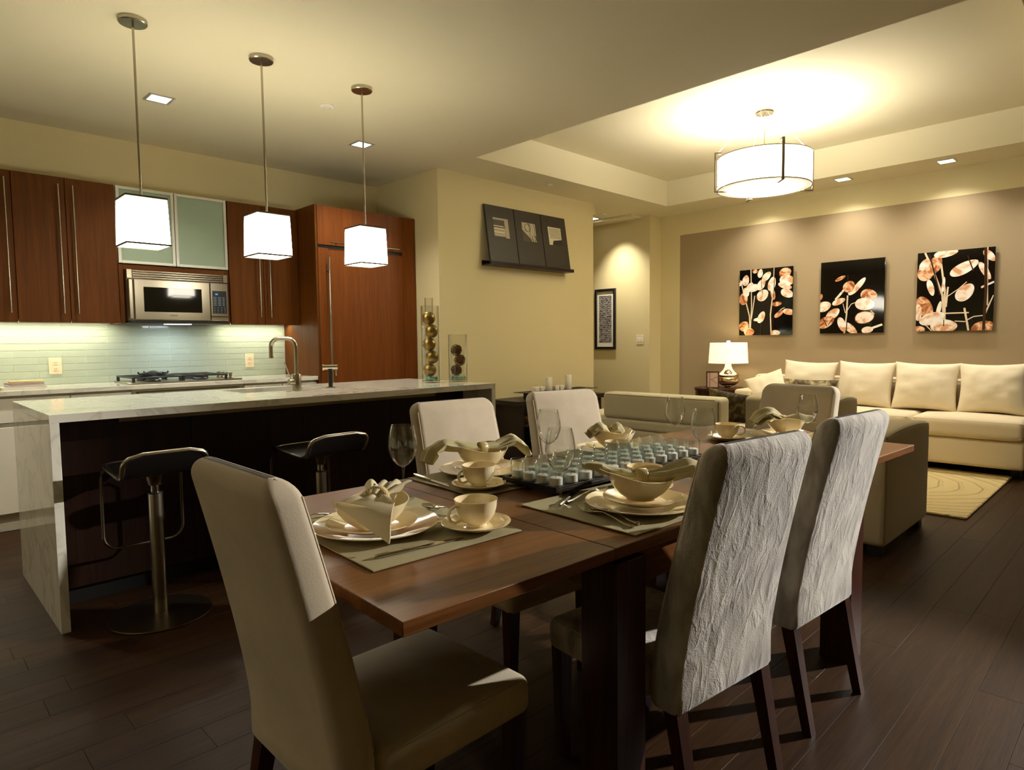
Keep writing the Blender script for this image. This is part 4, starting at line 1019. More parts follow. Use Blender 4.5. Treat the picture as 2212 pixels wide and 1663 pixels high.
# ------------------------------------------------------------------ tableware
def ptype():
    """prototype meshes shared by every place setting"""
    P = {}
    sq = lambda k: (lambda a, r, z: (r*(1+k*math.cos(4*a)), z))
    P['charger'] = MB().lathe([(0, 0), (0.085, 0), (0.095, 0.003), (0.125, 0.010), (0.150, 0.018), (0.153, 0.0205), (0.151, 0.0215), (0.124, 0.0135), (0.096, 0.0065), (0.085, 0.005), (0, 0.005)], 64, mod=sq(0.012)).mesh('charger_plate', M['china'])
    P['salad'] = MB().lathe([(0, 0), (0.060, 0), (0.068, 0.003), (0.092, 0.011), (0.107, 0.017), (0.1095, 0.019), (0.107, 0.020), (0.091, 0.0142), (0.069, 0.0065), (0.060, 0.005), (0, 0.005)], 56, mod=sq(0.012)).mesh('salad_plate', M['china'])
    def bm(a, r, z):
        k = max(0, z-0.012)/0.055; return (r*(1+0.05*k*math.cos(2*a+0.6)), z+0.011*k*k*math.cos(2*a)+0.004*k*k*math.sin(3*a))
    P['bowl'] = MB().lathe([(0, 0), (0.040, 0), (0.042, 0.004), (0.060, 0.016), (0.076, 0.036), (0.086, 0.058), (0.0885, 0.064), (0.0865, 0.0645), (0.082, 0.058), (0.071, 0.037), (0.056, 0.019), (0.038, 0.009), (0, 0.008)], 56, mod=bm).mesh('bowl', M['china'])
    P['saucer'] = MB().lathe([(0, 0), (0.046, 0), (0.052, 0.003), (0.072, 0.010), (0.085, 0.0165), (0.087, 0.0185), (0.085, 0.019), (0.071, 0.0130), (0.052, 0.006), (0.030, 0.0048), (0.028, 0.0062), (0, 0.006)], 48, mod=sq(0.014)).mesh('saucer', M['china'])
    P['cup'] = MB().lathe([(0, 0), (0.024, 0), (0.026, 0.002), (0.025, 0.006), (0.036, 0.014), (0.047, 0.030), (0.0515, 0.048), (0.0530, 0.064), (0.0538, 0.0665), (0.0520, 0.0665), (0.0498, 0.048), (0.0452, 0.031), (0.034, 0.0165), (0.020, 0.010), (0, 0.009)], 48).mesh('cup', M['china'])
    hp = [(0.050, 0, 0.052), (0.062, 0, 0.056), (0.074, 0, 0.050), (0.079, 0, 0.037), (0.073, 0, 0.023), (0.060, 0, 0.016), (0.042, 0, 0.020)]
    sm = []
    for i in range(len(hp)-1):
        for k in range(3): a = Vector(hp[i]); b = Vector(hp[i+1]); sm.append(a.lerp(b, k/3))
    sm.append(Vector(hp[-1]))
    P['handle'] = MB().tube(sm, 0.0060, 8, flat=0.55).mesh('handle', M['china'])
    gl = [(0.0345, 0), (0.0345, 0.0012), (0.028, 0.0035), (0.012, 0.007), (0.0055, 0.014), (0.0036, 0.030), (0.0032, 0.060), (0.0035, 0.085), (0.006, 0.097)]
    P['gfoot'] = MB().lathe([(0, 0)]+gl+[(0, 0.099)], 36).mesh('foot_and_stem', M['glass'])
    bo = [(0.006, 0.0972), (0.018, 0.104), (0.031, 0.119), (0.040, 0.140), (0.0425, 0.158), (0.0405, 0.182), (0.036, 0.205), (0.0325, 0.2195)]
    bi = [(r-0.0011, z) for r, z in bo[::-1]][:-1]+[(0.005, 0.0995)]
    P['gbowl'] = MB().lathe(bo+[(0.032, 0.2205)]+bi, 44).mesh('bowl', M['glass'])
    # cutlery lying along +y, handle towards -y
    kn = MB(); kn.tube([(0, -0.105, 0.006), (0, -0.085, 0.0062), (0, -0.03, 0.0056), (0, 0.0, 0.005)], [0.0060, 0.0068, 0.0058, 0.0042], 10, flat=0.75)
    P['knife_h'] = kn.mesh('handle', M['chrome'])
    P['knife_b'] = MB().loft([[(-0.0035, 0.0, 0.0035), (0.0035, 0.0, 0.0035), (0.0035, 0.0, 0.0065), (-0.0035, 0.0, 0.0065)], [(-0.008, 0.02, 0.0025), (0.007, 0.02, 0.003), (0.007, 0.02, 0.005), (-0.008, 0.02, 0.0045)], [(-0.010, 0.085, 0.002), (0.006, 0.085, 0.0025), (0.006, 0.085, 0.0042), (-0.010, 0.085, 0.0036)], [(-0.001, 0.118, 0.0022), (0.004, 0.118, 0.0025), (0.004, 0.118, 0.0036), (-0.001, 0.118, 0.0032)]]).mesh('blade', M['chrome'])
    fk = MB(); pts = [(0, -0.105, 0.005), (0, -0.08, 0.005), (0, -0.03, 0.012), (0, 0.005, 0.016), (0, 0.03, 0.012), (0, 0.045, 0.007)]
    fk.tube(pts, [0.0058, 0.0042, 0.0030, 0.0026, 0.0032, 0.007], 8, flat=0.7)
    fk.lathe([(0, -0.0055), (0.004, -0.004), (0.0058, 0), (0.004, 0.004), (0, 0.0055)], 10, (0, -0.106, 0.0055))
    P['fork_h'] = fk.mesh('handle', M['chrome'])
    ft = MB()
    ft.sheet(lambda u, v: ((v-0.5)*0.022*(0.7+0.3*u), 0.040+0.022*u, 0.009-0.005*u+0.0015*(2*v-1)**2), 4, 6, 0.002)
    for k in range(4):
        x = -0.0093+k*0.0062; ft.tube([(x*0.95, 0.060, 0.0042), (x, 0.080, 0.0042), (x, 0.100, 0.009), (x, 0.108, 0.012)], [0.0016, 0.0015, 0.0012, 0.0008], 6)
    P['fork_t'] = ft.mesh('tines', M['chrome'])
    sp = MB(); sp.sheet(lambda u, v: (0.019*math.sin(PI*min(0.985, max(0.04, u)))**0.7*math.cos(PI*v), 0.038+0.062*u, 0.010-0.008*math.sin(PI*u)*(1-math.cos(PI*v)**2)+0.002*u), 12, 10, 0.0014)
    P['spoon_b'] = sp.mesh('spoon_bowl', M['chrome'])
    return P
PT = ptype()
def setup_item(name, parts, label, cat, loc, rz, group):
    t = thing(name, label, cat, loc, rz, group)
    for nm, me in parts: put(nm, me, None, t)
    return t
def one(name, me, label, cat, loc, rz, group):
    o = put(name, me, None, None, loc); o.rotation_euler = (0, 0, rz); return tag(o, label, cat, group)
def napkin(name_label, loc, rz, segs, ring, seed, cloth, group='napkins in the bowls'):
    """segs: list of loose ends; each is a list of (x,y,z,width,thickness,wave) from the ring outwards"""
    t = thing('napkin', name_label, 'napkin', loc, rz, group)
    for si, sg in enumerate(segs):
        secs_n = 26
        def at(u):
            k = u*(len(sg)-1); i = min(int(k), len(sg)-2); a = k-i; a = a*a*(3-2*a)*0.5+a*0.5
            return [sg[i][q]+(sg[i+1][q]-sg[i][q])*a for q in range(len(sg[0]))]
        for layer in range(2):
            def fn(u, v):
                p = at(u); p2 = at(min(1, u+0.02)); p1 = at(max(0, u-0.02)); dx, dy = p2[0]-p1[0], p2[1]-p1[1]; l = math.hypot(dx, dy) or 1
                sx, sy = -dy/l, dx/l; s = (v-0.5)*p[3]*1.12; dz = p2[2]-p1[2]
                wv = math.sin(v*PI*(2+layer)+seed+si)*p[5] + noise.noise(Vector((u*4+seed, v*5, si+layer)))*0.006*min(1, u*3)
                fold = p[4]*1.7*(layer-0.5)*max(0.0, 1-(2*v-1)**2)**0.5
                tx = -dz/(math.hypot(l, dz) or 1)
                return (p[0]+sx*s*(1-0.12*layer)+ (dx/l)*tx*(wv+fold), p[1]+sy*s*(1-0.12*layer)+(dy/l)*tx*(wv+fold), p[2]+(wv+fold)*(l/(math.hypot(l, dz) or 1)))
            put('fold', MB().sheet(fn, secs_n, 16, 0.0022), cloth, t, smooth=60)
    (x, y, z, a, r, ln) = ring
    rg = MB().lathe([(r, -ln/2), (r+0.0025, -ln/2+0.003), (r+0.0025, ln/2-0.003), (r, ln/2), (r-0.002, ln/2), (r-0.002, -ln/2)], 32, closed=True)
    m = Matrix.Translation((x, y, z)) @ Matrix.Rotation(a, 4, 'Z') @ Matrix.Rotation(PI/2, 4, 'Y')
    o = put('napkin_ring', rg.xform(m), M['ring'], t)
    return t
def placemat(label, u, v, w, d):
    """w along u, d along v (table frame)"""
    mb = MB()
    mb.sheet(lambda a, b: ((a-0.5)*w, (b-0.5)*d, 0.0022+0.0010*math.sin(a*9+b*3)*(abs(a-0.5)*2)**3+0.0006*math.sin(b*14)), 24, 24, 0.0026)
    o = put('placemat', mb, M['placemat'], None, tw(u, v, TZ+0.0006)); o.rotation_euler = (0, 0, TA)
    return tag(o, label, 'placemat', 'placemats')
ZM = TZ+0.0046
def setting(nm, u, v, sa, extra):
    """plates, bowl at (u,v); sa: napkin etc. handled separately"""
    one('charger_plate', PT['charger'], 'large ivory plate under the %s' % nm, 'plate', tw(u, v, ZM), TA, 'ivory dinner plates')
    one('salad_plate', PT['salad'], 'small ivory plate on the large plate of the %s' % nm, 'plate', tw(u+extra[0], v+extra[1], ZM+0.0135), TA, 'ivory salad plates')
    one('bowl', PT['bowl'], 'wavy rimmed ivory bowl of the %s' % nm, 'bowl', tw(u+extra[2], v+extra[3], ZM+0.0275), TA+sa, 'wavy ivory bowls')
def cup(nm, u, v, a, z=ZM):
    one('saucer', PT['saucer'], 'ivory saucer %s' % nm, 'saucer', tw(u, v, z), TA, 'ivory saucers')
    t = setup_item('cup', [('body', PT['cup']), ('handle', PT['handle'])], 'ivory cup on the saucer %s' % nm, 'cup', tw(u, v, z+0.0068), a, 'ivory cups')
def wine(nm, u, v, z=ZM-0.003):
    setup_item('wine_glass', [('foot_and_stem', PT['gfoot']), ('bowl', PT['gbowl'])], nm, 'wine glass', tw(u, v, z), 0, 'wine glasses')
def knife(nm, u, v, a): setup_item('knife', [('handle', PT['knife_h']), ('blade', PT['knife_b'])], nm, 'knife', tw(u, v, ZM-0.001), TA+a, 'table knives')
def fork(nm, u, v, a, z=0): setup_item('fork', [('handle', PT['fork_h']), ('tines', PT['fork_t'])], nm, 'fork', tw(u, v, ZM-0.001+z), TA+a, 'table forks')
def spoon(nm, u, v, a): setup_item('spoon', [('handle', PT['fork_h']), ('spoon_bowl', PT['spoon_b'])], nm, 'spoon', tw(u, v, ZM-0.001), TA+a, 'table spoons')

# near head setting
placemat('ribbed sage placemat at the near head of the table', 0.285, 0.475, 0.405, 0.475)
setting('near head setting', 0.232, 0.487, 0.5, (-0.022, -0.020, -0.038, -0.046))
cup('beside the near head plate', 0.418, 0.328, R(172))
wine('wine glass standing before the bar stool, left of all others', 0.455, 0.715)
knife('knife along the edge of the near head placemat', 0.225, 0.290, R(-93))
fork('fork left of the near head plates', 0.155, 0.680, R(-90)); 
spoon('spoon laid above the near head plates', 0.455, 0.490, R(12))
def corner_napkin():
    """napkin pulled through a ring, one folded corner hanging over the bowl and plates"""
    u0, v0 = 0.190, 0.400
    t = thing('napkin', 'pale napkin with a pointed corner hanging over the near head plates', 'napkin', tw(u0, v0), TA, 'napkins in the bowls')
    A, B, Cc = Vector((-0.094, 0.026, 0.098)), Vector((0.004, -0.060, 0.100)), Vector((-0.030, -0.094, 0.026))
    Rg = Vector((-0.004, 0.004, 0.106))
    for k in range(3):
        o = Vector((0.7, 0.7, 0.25))*0.005*k
        def flap(u, v):
            p = A.lerp(B, v)+o; q = Cc+o*0.6; sp = 1-u; m = p.lerp(q, u)
            m.z += 0.012*math.sin(PI*u)*(1-u) + 0.006*math.sin(PI*v)*(1-u)
            m += Vector((-0.7, -0.7, 0))*0.010*math.sin(PI*min(1, u*1.2))
            return m
        put('fold', MB().sheet(flap, 18, 14, 0.0028), M['linen2'], t, smooth=60)
    def gather(u, v):
        p = (A.lerp(B, v)+Vector((0.003, 0.003, 0.004))).lerp(Rg+(Vector((-0.7, 0.7, 0))*(0.5-v)*0.036), u)
        p.z += 0.008*math.sin(PI*u)+0.006*math.sin(v*PI*5)*u
        return p
    put('fold', MB().sheet(gather, 14, 26, 0.0028), M['linen2'], t, smooth=60)
    for k, (dx, dy, sgn) in enumerate(((0.052, 0.052, 1), (0.064, 0.030, -1))):
        def tail(u, v):
            c = Rg+Vector((dx*u, dy*u, 0.024*u-0.012*u*u)); w = 0.034+0.060*u
            return c+Vector((-0.7, 0.7, 0))*(v-0.5)*w + Vector((0, 0, 0.012*math.sin(v*PI*3+k)*(0.3+u)))
        put('fold', MB().sheet(tail, 14, 22, 0.0028), M['linen2'], t, smooth=60)
    rg = MB().lathe([(0.026, -0.010), (0.029, -0.007), (0.029, 0.007), (0.026, 0.010), (0.0245, 0.009), (0.0245, -0.009)], 36, closed=True)
    put('napkin_ring', rg.xform(Matrix.Translation(Rg+Vector((0.006, 0.006, -0.002))) @ Matrix.Rotation(PI/4, 4, 'Z') @ Matrix.Rotation(PI/2, 4, 'Y')), M['ring'], t)
corner_napkin()
# far side, first chair
placemat('sage placemat in front of the chair next to the island', 0.835, 0.765, 0.43, 0.375)
setting('setting next to the island', 0.855, 0.838, 0.2, (0.0, 0.0, -0.012, -0.012))
cup('beside the plate next to the island', 0.702, 0.668, R(175))
knife('knife on the sage placemat next to the island', 0.648, 0.858, R(176))
spoon('spoon beside the saucer next to the island', 0.86, 0.66, R(-80))
wine('wine glass behind the left end of the candle tray', 1.050, 0.705)
napkin('sage napkin rolled through a striped ring, next to the island', tw(0.843, 0.826, ZM+0.087), TA,
       [[(-0.005, 0.0, 0.004, 0.032, 0.014, 0.002), (-0.07, 0.02, 0.014, 0.055, 0.020, 0.003), (-0.135, 0.040, 0.026, 0.075, 0.020, 0.004), (-0.175, 0.050, 0.006, 0.085, 0.016, 0.005), (-0.195, 0.052, -0.030, 0.085, 0.014, 0.006)],
        [(0.005, 0.0, 0.004, 0.032, 0.014, 0.002), (0.06, -0.01, 0.004, 0.048, 0.016, 0.004), (0.12, -0.015, 0.022, 0.070, 0.018, 0.005), (0.17, -0.020, -0.004, 0.060, 0.012, 0.003), (0.20, -0.024, -0.042, 0.030, 0.008, 0.0)]],
       (0.0, 0.0, 0.004, 0.0, 0.019, 0.034), 2.2, M['linen'])
# near side, first chair
placemat('sage placemat in front of the nearer velvet chair', 0.865, 0.222, 0.425, 0.400)
setting('setting before the nearer velvet chair', 0.865, 0.168, 0.0, (0.005, -0.004, -0.006, -0.006))
cup('beside the plate before the nearer velvet chair', 1.048, 0.290, R(150))
wine('wine glass in front of the left end of the candle tray', 0.722, 0.333)
fork('outer fork before the nearer velvet chair', 0.712, 0.165, R(-12))
fork('inner fork before the nearer velvet chair', 0.742, 0.170, R(-12), 0.001)
knife('knife behind the wine glass at the candle tray', 0.80, 0.372, R(-62))
spoon('spoon behind the plate of the nearer velvet chair', 0.86, 0.352, R(-84))
napkin('sage napkin with a long leaf shaped end, before the nearer velvet chair', tw(0.858, 0.162, ZM+0.088), TA,
       [[(-0.005, 0.0, 0.0, 0.034, 0.014, 0.002), (-0.045, 0.038, 0.008, 0.044, 0.014, 0.002), (-0.085, 0.075, 0.026, 0.052, 0.012, 0.002), (-0.120, 0.105, 0.034, 0.018, 0.006, 0.0)],
        [(0.010, -0.005, 0.0, 0.034, 0.014, 0.002), (0.055, -0.045, 0.004, 0.075, 0.016, 0.006), (0.10, -0.085, 0.022, 0.105, 0.018, 0.008), (0.145, -0.12, 0.0, 0.11, 0.014, 0.008)]],
       (0.0, 0.0, 0.0, math.atan2(-0.65, 0.75), 0.020, 0.034), 0.4, M['linen'])
# far side, second chair
placemat('sage placemat in front of the chair by the console', 1.50, 0.755, 0.43, 0.375)
setting('setting by the console', 1.505, 0.790, 0.3, (-0.01, -0.006, -0.02, -0.02))
cup('beside the plate by the console', 1.378, 0.655, R(30))
wine('wine glass behind the right half of the candle tray', 1.768, 0.668)
napkin('sage knotted napkin in the bowl by the console', tw(1.47, 0.772, ZM+0.082), TA,
       [[(0.0, 0.0, 0.004, 0.036, 0.014, 0.003), (-0.045, 0.02, 0.022, 0.075, 0.024, 0.008), (-0.085, 0.035, 0.002, 0.085, 0.016, 0.008)],
        [(0.0, 0.0, 0.004, 0.036, 0.014, 0.003), (0.022, -0.012, 0.020, 0.070, 0.020, 0.010), (0.035, -0.025, -0.004, 0.060, 0.012, 0.008)]],
       (0.0, 0.0, 0.004, 0.0, 0.019, 0.026), 3.1, M['linen'])
# near side, second chair
placemat('pale placemat corner showing between the two velvet chairs', 1.615, 0.222, 0.425, 0.400)
setting('setting before the farther velvet chair', 1.635, 0.168, 0.0, (0.0, 0.0, 0.0, 0.0))
cup('before the farther velvet chair', 1.79, 0.30, R(160))
wine('wine glass before the nearer velvet chair back, right of the candle tray', 1.448, 0.336)
napkin('sage napkin before the farther velvet chair', tw(1.635, 0.168, ZM+0.086), TA,
       [[(-0.005, 0.0, 0.0, 0.034, 0.014, 0.002), (-0.05, -0.02, 0.010, 0.06, 0.016, 0.004), (-0.10, -0.03, 0.018, 0.08, 0.014, 0.006)],
        [(0.010, 0.0, 0.0, 0.034, 0.014, 0.002), (0.06, 0.02, 0.006, 0.06, 0.016, 0.005), (0.11, 0.03, 0.010, 0.07, 0.014, 0.006)]],
       (0.0, 0.0, 0.0, 0.3, 0.020, 0.034), 0.9, M['linen'])
# far head
placemat('sage placemat at the far head of the table', 2.29, 0.475, 0.40, 0.46)
setting('far head setting', 2.33, 0.455, 0.8, (0.0, 0.0, 0.0, 0.0))
cup('near the far head plate', 2.120, 0.628, R(-60))
wine('wine glass against the far head chair', 2.219, 0.309)
napkin('sage napkin with a rolled loop at the far head of the table', tw(2.32, 0.465, ZM+0.082), TA+R(-35),
       [[(0.0, 0.0, 0.004, 0.036, 0.014, 0.003), (-0.05, 0.02, 0.030, 0.085, 0.030, 0.010), (-0.10, 0.02, 0.016, 0.10, 0.024, 0.010), (-0.13, 0.02, -0.01, 0.09, 0.014, 0.008)],
        [(0.0, 0.0, 0.004, 0.036, 0.014, 0.003), (0.06, -0.01, 0.014, 0.075, 0.016, 0.008), (0.13, -0.02, 0.004, 0.085, 0.012, 0.008)]],
       (0.0, 0.0, 0.004, 0.0, 0.020, 0.030), 4.4, M['linen'])
# candle tray
def tray():
    u0, u1, v0, v1, z = 0.776, 1.578, 0.402, 0.642, 0.768
    t = thing('candle_tray', 'long low dark wooden tray full of small glass candle cups', 'tray', tw((u0+u1)/2, (v0+v1)/2), TA)
    w, d = (u1-u0)/2, (v1-v0)/2
    put('board', MB().box((-w, -d, 0.018), (w, d, 0.028), 0.001), M['espresso'], t)
    for lo, hi in (((-w, -d, 0.0281), (w, -d+0.009, 0.034)), ((-w, d-0.009, 0.0281), (w, d, 0.034)), ((-w, -d+0.0091, 0.0281), (-w+0.009, d-0.0091, 0.034)), ((w-0.009, -d+0.0091, 0.0281), (w, d-0.0091, 0.034))):
        put('rim', MB().box(lo, hi, 0.0008), M['espresso'], t)
    for sx in (-1, 1):
        for sy in (-1, 1): put('foot', MB().box((sx*(w-0.055)-0.017, sy*(d-0.04)-0.017, 0.0), (sx*(w-0.055)+0.017, sy*(d-0.04)+0.017, 0.0179), 0.001), M['espresso'], t)
    r, h = 0.0245, 0.062
    cupm = MB().lathe([(0, 0), (r-0.002, 0), (r, 0.002), (r+0.0005, h-0.001), (r-0.001, h), (r-0.0022, h-0.001), (r-0.003, 0.006), (0, 0.005)], 28).mesh('glass', M['glassg'])
    waxm = MB().lathe([(0, 0.0055), (r-0.0045, 0.0055), (r-0.0043, 0.026), (r-0.007, 0.0275), (0.003, 0.0265), (0, 0.0265)], 24).mesh('candle', M['wax'])
    wick = MB().cyl((0, 0, 0.026), 0.0007, 0.007, 5).mesh('wick', M['black'])
    rn = ['front', 'second', 'third', 'back']; rnd = random.Random(11)
    for j in range(4):
        for i in range(12):
            u = u0+0.036+i*0.0664; v = v0+0.036+j*0.056
            # the row of cups, counted from the head of the table
            lab = 'candle cup in the %s row of the tray, %s from its near end' % (rn[j], ('first second third fourth fifth sixth seventh eighth ninth tenth eleventh twelfth').split()[i])
            t2 = thing('votive_candle', lab, 'candle', tw(u+rnd.uniform(-.002, .002), v+rnd.uniform(-.002, .002), TZ+0.0283), rnd.random()*6, 'candle cups on the table tray')
            put('glass', cupm, None, t2); c = put('candle', waxm, None, t2); put('wick', wick, None, c)
tray()

# ------------------------------------------------------------------ console by the middle wall
def console():
    x0, x1, y0, y1, z = 4.40, 5.79, 4.385, 4.825, 0.62
    t = thing('console_table', 'dark wood console with open shelves against the middle wall', 'console', (0, 0, 0))
    put('top', MB().box((x0, y0, z-0.045), (x1, y1-0.012, z), 0.002), M['espresso'], t)
    for x in (x0+0.06, x1-0.10): put('side_panel', MB().box((x, y0+0.03, 0.0), (x+0.04, y1-0.02, z-0.0455), 0.001), M['espresso'], t)
    for zs in (0.09, 0.36): put('shelf', MB().box((x0+0.1005, y0+0.03, zs), (x1-0.1005, y1-0.02, zs+0.025), 0.001), M['espresso'], t)
    put('back_panel', MB().box((x0+0.1005, y1-0.0195, 0.02), (x1-0.1005, y1-0.0125, z-0.046)), M['black'], t)
    b = thing('book', 'yellow book with red and black spine on the console shelf', 'book', (4.80, 4.56, 0.3852), R(-8))
    put('cover', MB().box((-0.16, -0.11, 0), (0.16, 0.11, 0.003), 0.0005).box((-0.16, -0.11, 0.042), (0.16, 0.11, 0.045), 0.0005).box((-0.16, -0.11, 0.003), (0.16, -0.107, 0.042)), plain('yellow_book_cover', lin(214, 176, 70), 0.45), b)
    put('pages', MB().box((-0.156, -0.1069, 0.0031), (0.156, 0.105, 0.0419)), M['white'], b)
    put('spine_label', MB().box((-0.05, -0.1115, 0.004), (0.0, -0.1101, 0.041)), plain('spine_red', lin(196, 76, 40), 0.5), b)
    put('spine_label', MB().box((0.04, -0.1115, 0.004), (0.075, -0.1101, 0.041)), M['black'], b)
    tr = thing('candle_tray', 'wide dark flat rimmed tray with candles on the console', 'tray', (5.20, 4.60, z))
    put('base', MB().box((-0.43, -0.09, 0.0), (0.43, 0.09, 0.055), 0.002), M['black'], tr)
    put('rim', MB().box((-0.53, -0.135, 0.0555), (0.53, -0.075, 0.061), 0.001).box((-0.53, 0.075, 0.0555), (0.53, 0.135, 0.061), 0.001).box((-0.53, -0.0749, 0.0555), (-0.40, 0.0749, 0.061), 0.001).box((0.40, -0.0749, 0.0555), (0.53, 0.0749, 0.061), 0.001), M['espresso'], tr)
    lbs = ['tall white pillar candle left of the centre of the console tray', 'tall white pillar candle near the far end of the console tray',
           'low square candle nearest the island on the console tray', 'second low square candle from the island on the console tray', 'low square candle right of the first tall candle', 'low square candle just left of the second tall candle']
    for k, (px, h, sq) in enumerate(((5.07, 0.145, 0), (5.385, 0.16, 0), (4.86, 0.055, 1), (4.94, 0.055, 1), (5.17, 0.055, 1), (5.25, 0.055, 1))):
        c = thing('candle', lbs[k], 'candle', (px, 4.60, z+0.0552), 0, 'candles on the console tray')
        if sq: put('wax', MB().rbox((-0.032, -0.032, 0), (0.032, 0.032, h), 0.006, 2), M['wax2'], c)
        else: put('wax', MB().lathe([(0, 0), (0.034, 0), (0.036, 0.003), (0.036, h-0.004), (0.033, h), (0.012, h-0.004), (0, h-0.004)], 28), M['wax2'], c)
        put('wick', MB().cyl((0, 0, h-0.006), 0.001, 0.012, 6), M['black'], c)
console()

# ------------------------------------------------------------------ photo ledge with three leaning pictures
def photos():
    t = thing('picture_ledge', 'thin dark picture ledge on the middle wall', 'shelf', (0, 0, 0))
    x0, x1, z = 4.34, 5.60, 1.965
    put('shelf', MB().box((x0, 4.70, z), (x1, 4.829, z+0.012), 0.001), M['espresso'], t)
    put('lip', MB().box((x0, 4.69, z), (x1, 4.6995, z+0.034), 0.001), M['espresso'], t)
    put('back_strip', MB().box((x0, 4.818, z+0.0125), (x1, 4.829, z+0.05)), M['espresso'], t)
    w = (5.575-4.355)/3; h = 0.60
    names = ['black picture at the island end of the ledge with a building facade photo', 'black picture in the middle of the ledge with an ironwork photo', 'black picture at the hallway end of the ledge with a lattice facade photo']
    # three small monochrome prints
    grey = plain('print_pale_grey', lin(172, 160, 136), 0.4); dark = plain('print_dark_grey', lin(70, 62, 50), 0.4); lite = plain('print_light', lin(214, 204, 176), 0.4)
    framem = plain('dark_brown_picture_mat', lin(44, 36, 26), 0.45)
    for k in range(3):
        f = thing('framed_picture', names[k], 'picture', (4.355+w*(k+0.5), 4.713, z+0.0126), 0, 'pictures leaning on the ledge')
        f.rotation_euler = (-math.atan2(0.095, h), 0, 0)
        put('frame', MB().box((-w/2+0.002, 0.0, 0.0), (w/2-0.002, 0.016, h), 0.0015), M['black'], f)
        m = put('mat', MB().box((-w/2+0.006, -0.002, 0.006), (w/2-0.006, -0.0003, h-0.006)), framem, f)
        px0, px1, pz0, pz1 = -0.105, 0.105, 0.275, 0.475
        put('photo', MB().box((px0, -0.003, pz0), (px1, -0.0021, pz1)), (grey, dark, lite)[k], f)
        mb = MB(); e = -0.0038
        if k == 0:
            mb.box((px0, e, pz0), (0.05, -0.0031, 0.455))
            o = put('printed_facade', mb, dark, f); mb = MB()
            mb.box((px0, e-0.0004, 0.385), (0.035, e-0.0001, 0.395)); mb.box((px0, e-0.0004, 0.290), (0.045, e-0.0001, 0.372))
            put('printed_facade', mb, lite, f); mb = MB()
            for r in range(2):
                for c in range(7): x = px0+0.010+c*0.020; mb.box((x, e-0.0008, 0.297+r*0.038), (x+0.008, e-0.0005, 0.320+r*0.038))
            for c in range(6): x = px0+0.012+c*0.022; mb.box((x, e-0.0008, 0.405), (x+0.010, e-0.0005, 0.438))
            put('printed_windows', mb, dark, f)
        elif k == 1:
            rnd = random.Random(5)
            for c in range(13):
                x = px0+0.004+c*0.0158; top = pz1; bot = pz0+max(0, 0.11-c*0.012)*(1 if c < 8 else 0.3)+0.004
                mb.box((x, e, bot), (x+0.006+rnd.random()*0.005, -0.0031, top))
            put('printed_bars', mb, lite, f); mb = MB()
            for (cx, cz, r) in ((-0.02, 0.42, 0.042), (0.065, 0.315, 0.03)):
                mb.tube([(cx+r*math.cos(a*PI/12), e-0.001, cz+r*math.sin(a*PI/12)) for a in range(24)], 0.005, 6, closed=True, flat=0.3)
            put('printed_scrolls', mb, M['black'], f)
        else:
            for r in range(8):
                for c in range(9):
                    x = px0+0.018+c*0.0215+(r % 2)*0.010; zz = 0.352+r*0.0145
                    if x < px1-0.012: mb.box((x, e, zz), (x+0.012, -0.0031, zz+0.007))
            put('printed_lattice', mb, dark, f)
            put('printed_lattice', MB().add([(px0+0.05, e, pz0), (px1, e, pz0), (px1, e, pz0+0.07), (px0+0.07, e, pz0+0.05)], [(0, 1, 2, 3)]), M['black'], f)
photos()

# ------------------------------------------------------------------ hall picture and switch
def hall():
    X = 7.2195
    f = thing('framed_print', 'black framed scribble print on the hallway wall', 'picture', (X, 5.48, 1.50))
    w, h, b = 0.175, 0.415, 0.034
    mb = MB(); 
    for lo, hi in (((-0.028, -w, -h), (0, -w+b, h)), ((-0.028, w-b, -h), (0, w, h)), ((-0.028, -w+b, -h), (0, w-b, -h+b)), ((-0.028, -w+b, h-b), (0, w-b, h))): mb.box(lo, hi, 0.002)
    put('frame', mb, M['black'], f)
    put('mat', MB().box((-0.012, -w+b, -h+b), (-0.002, w-b, h-b)), M['white'], f)
    m, nt, bb, wv = stripes_mat('scribble_print', lin(44, 42, 48), lin(170, 164, 158), 11, 'Z', 0.5, 9.0); wv.inputs['Detail Scale'].default_value = 5
    put('print', MB().box((-0.0135, -w+b+0.035, -h+b+0.06), (-0.0121, w-b-0.035, h-b-0.06)), m, f)
    s = thing('light_switch', 'white triple light switch by the hallway wall corner', 'switch', (X, 4.919, 1.212))
    put('cover_plate', MB().box((-0.006, -0.055, -0.062), (0, 0.055, 0.062), 0.002), M['plastic'], s)
    for k in (-1, 0, 1): put('rocker', MB().box((-0.010, k*0.033-0.010, -0.030), (-0.0055, k*0.033+0.010, 0.030), 0.002), M['white'], s)
hall()

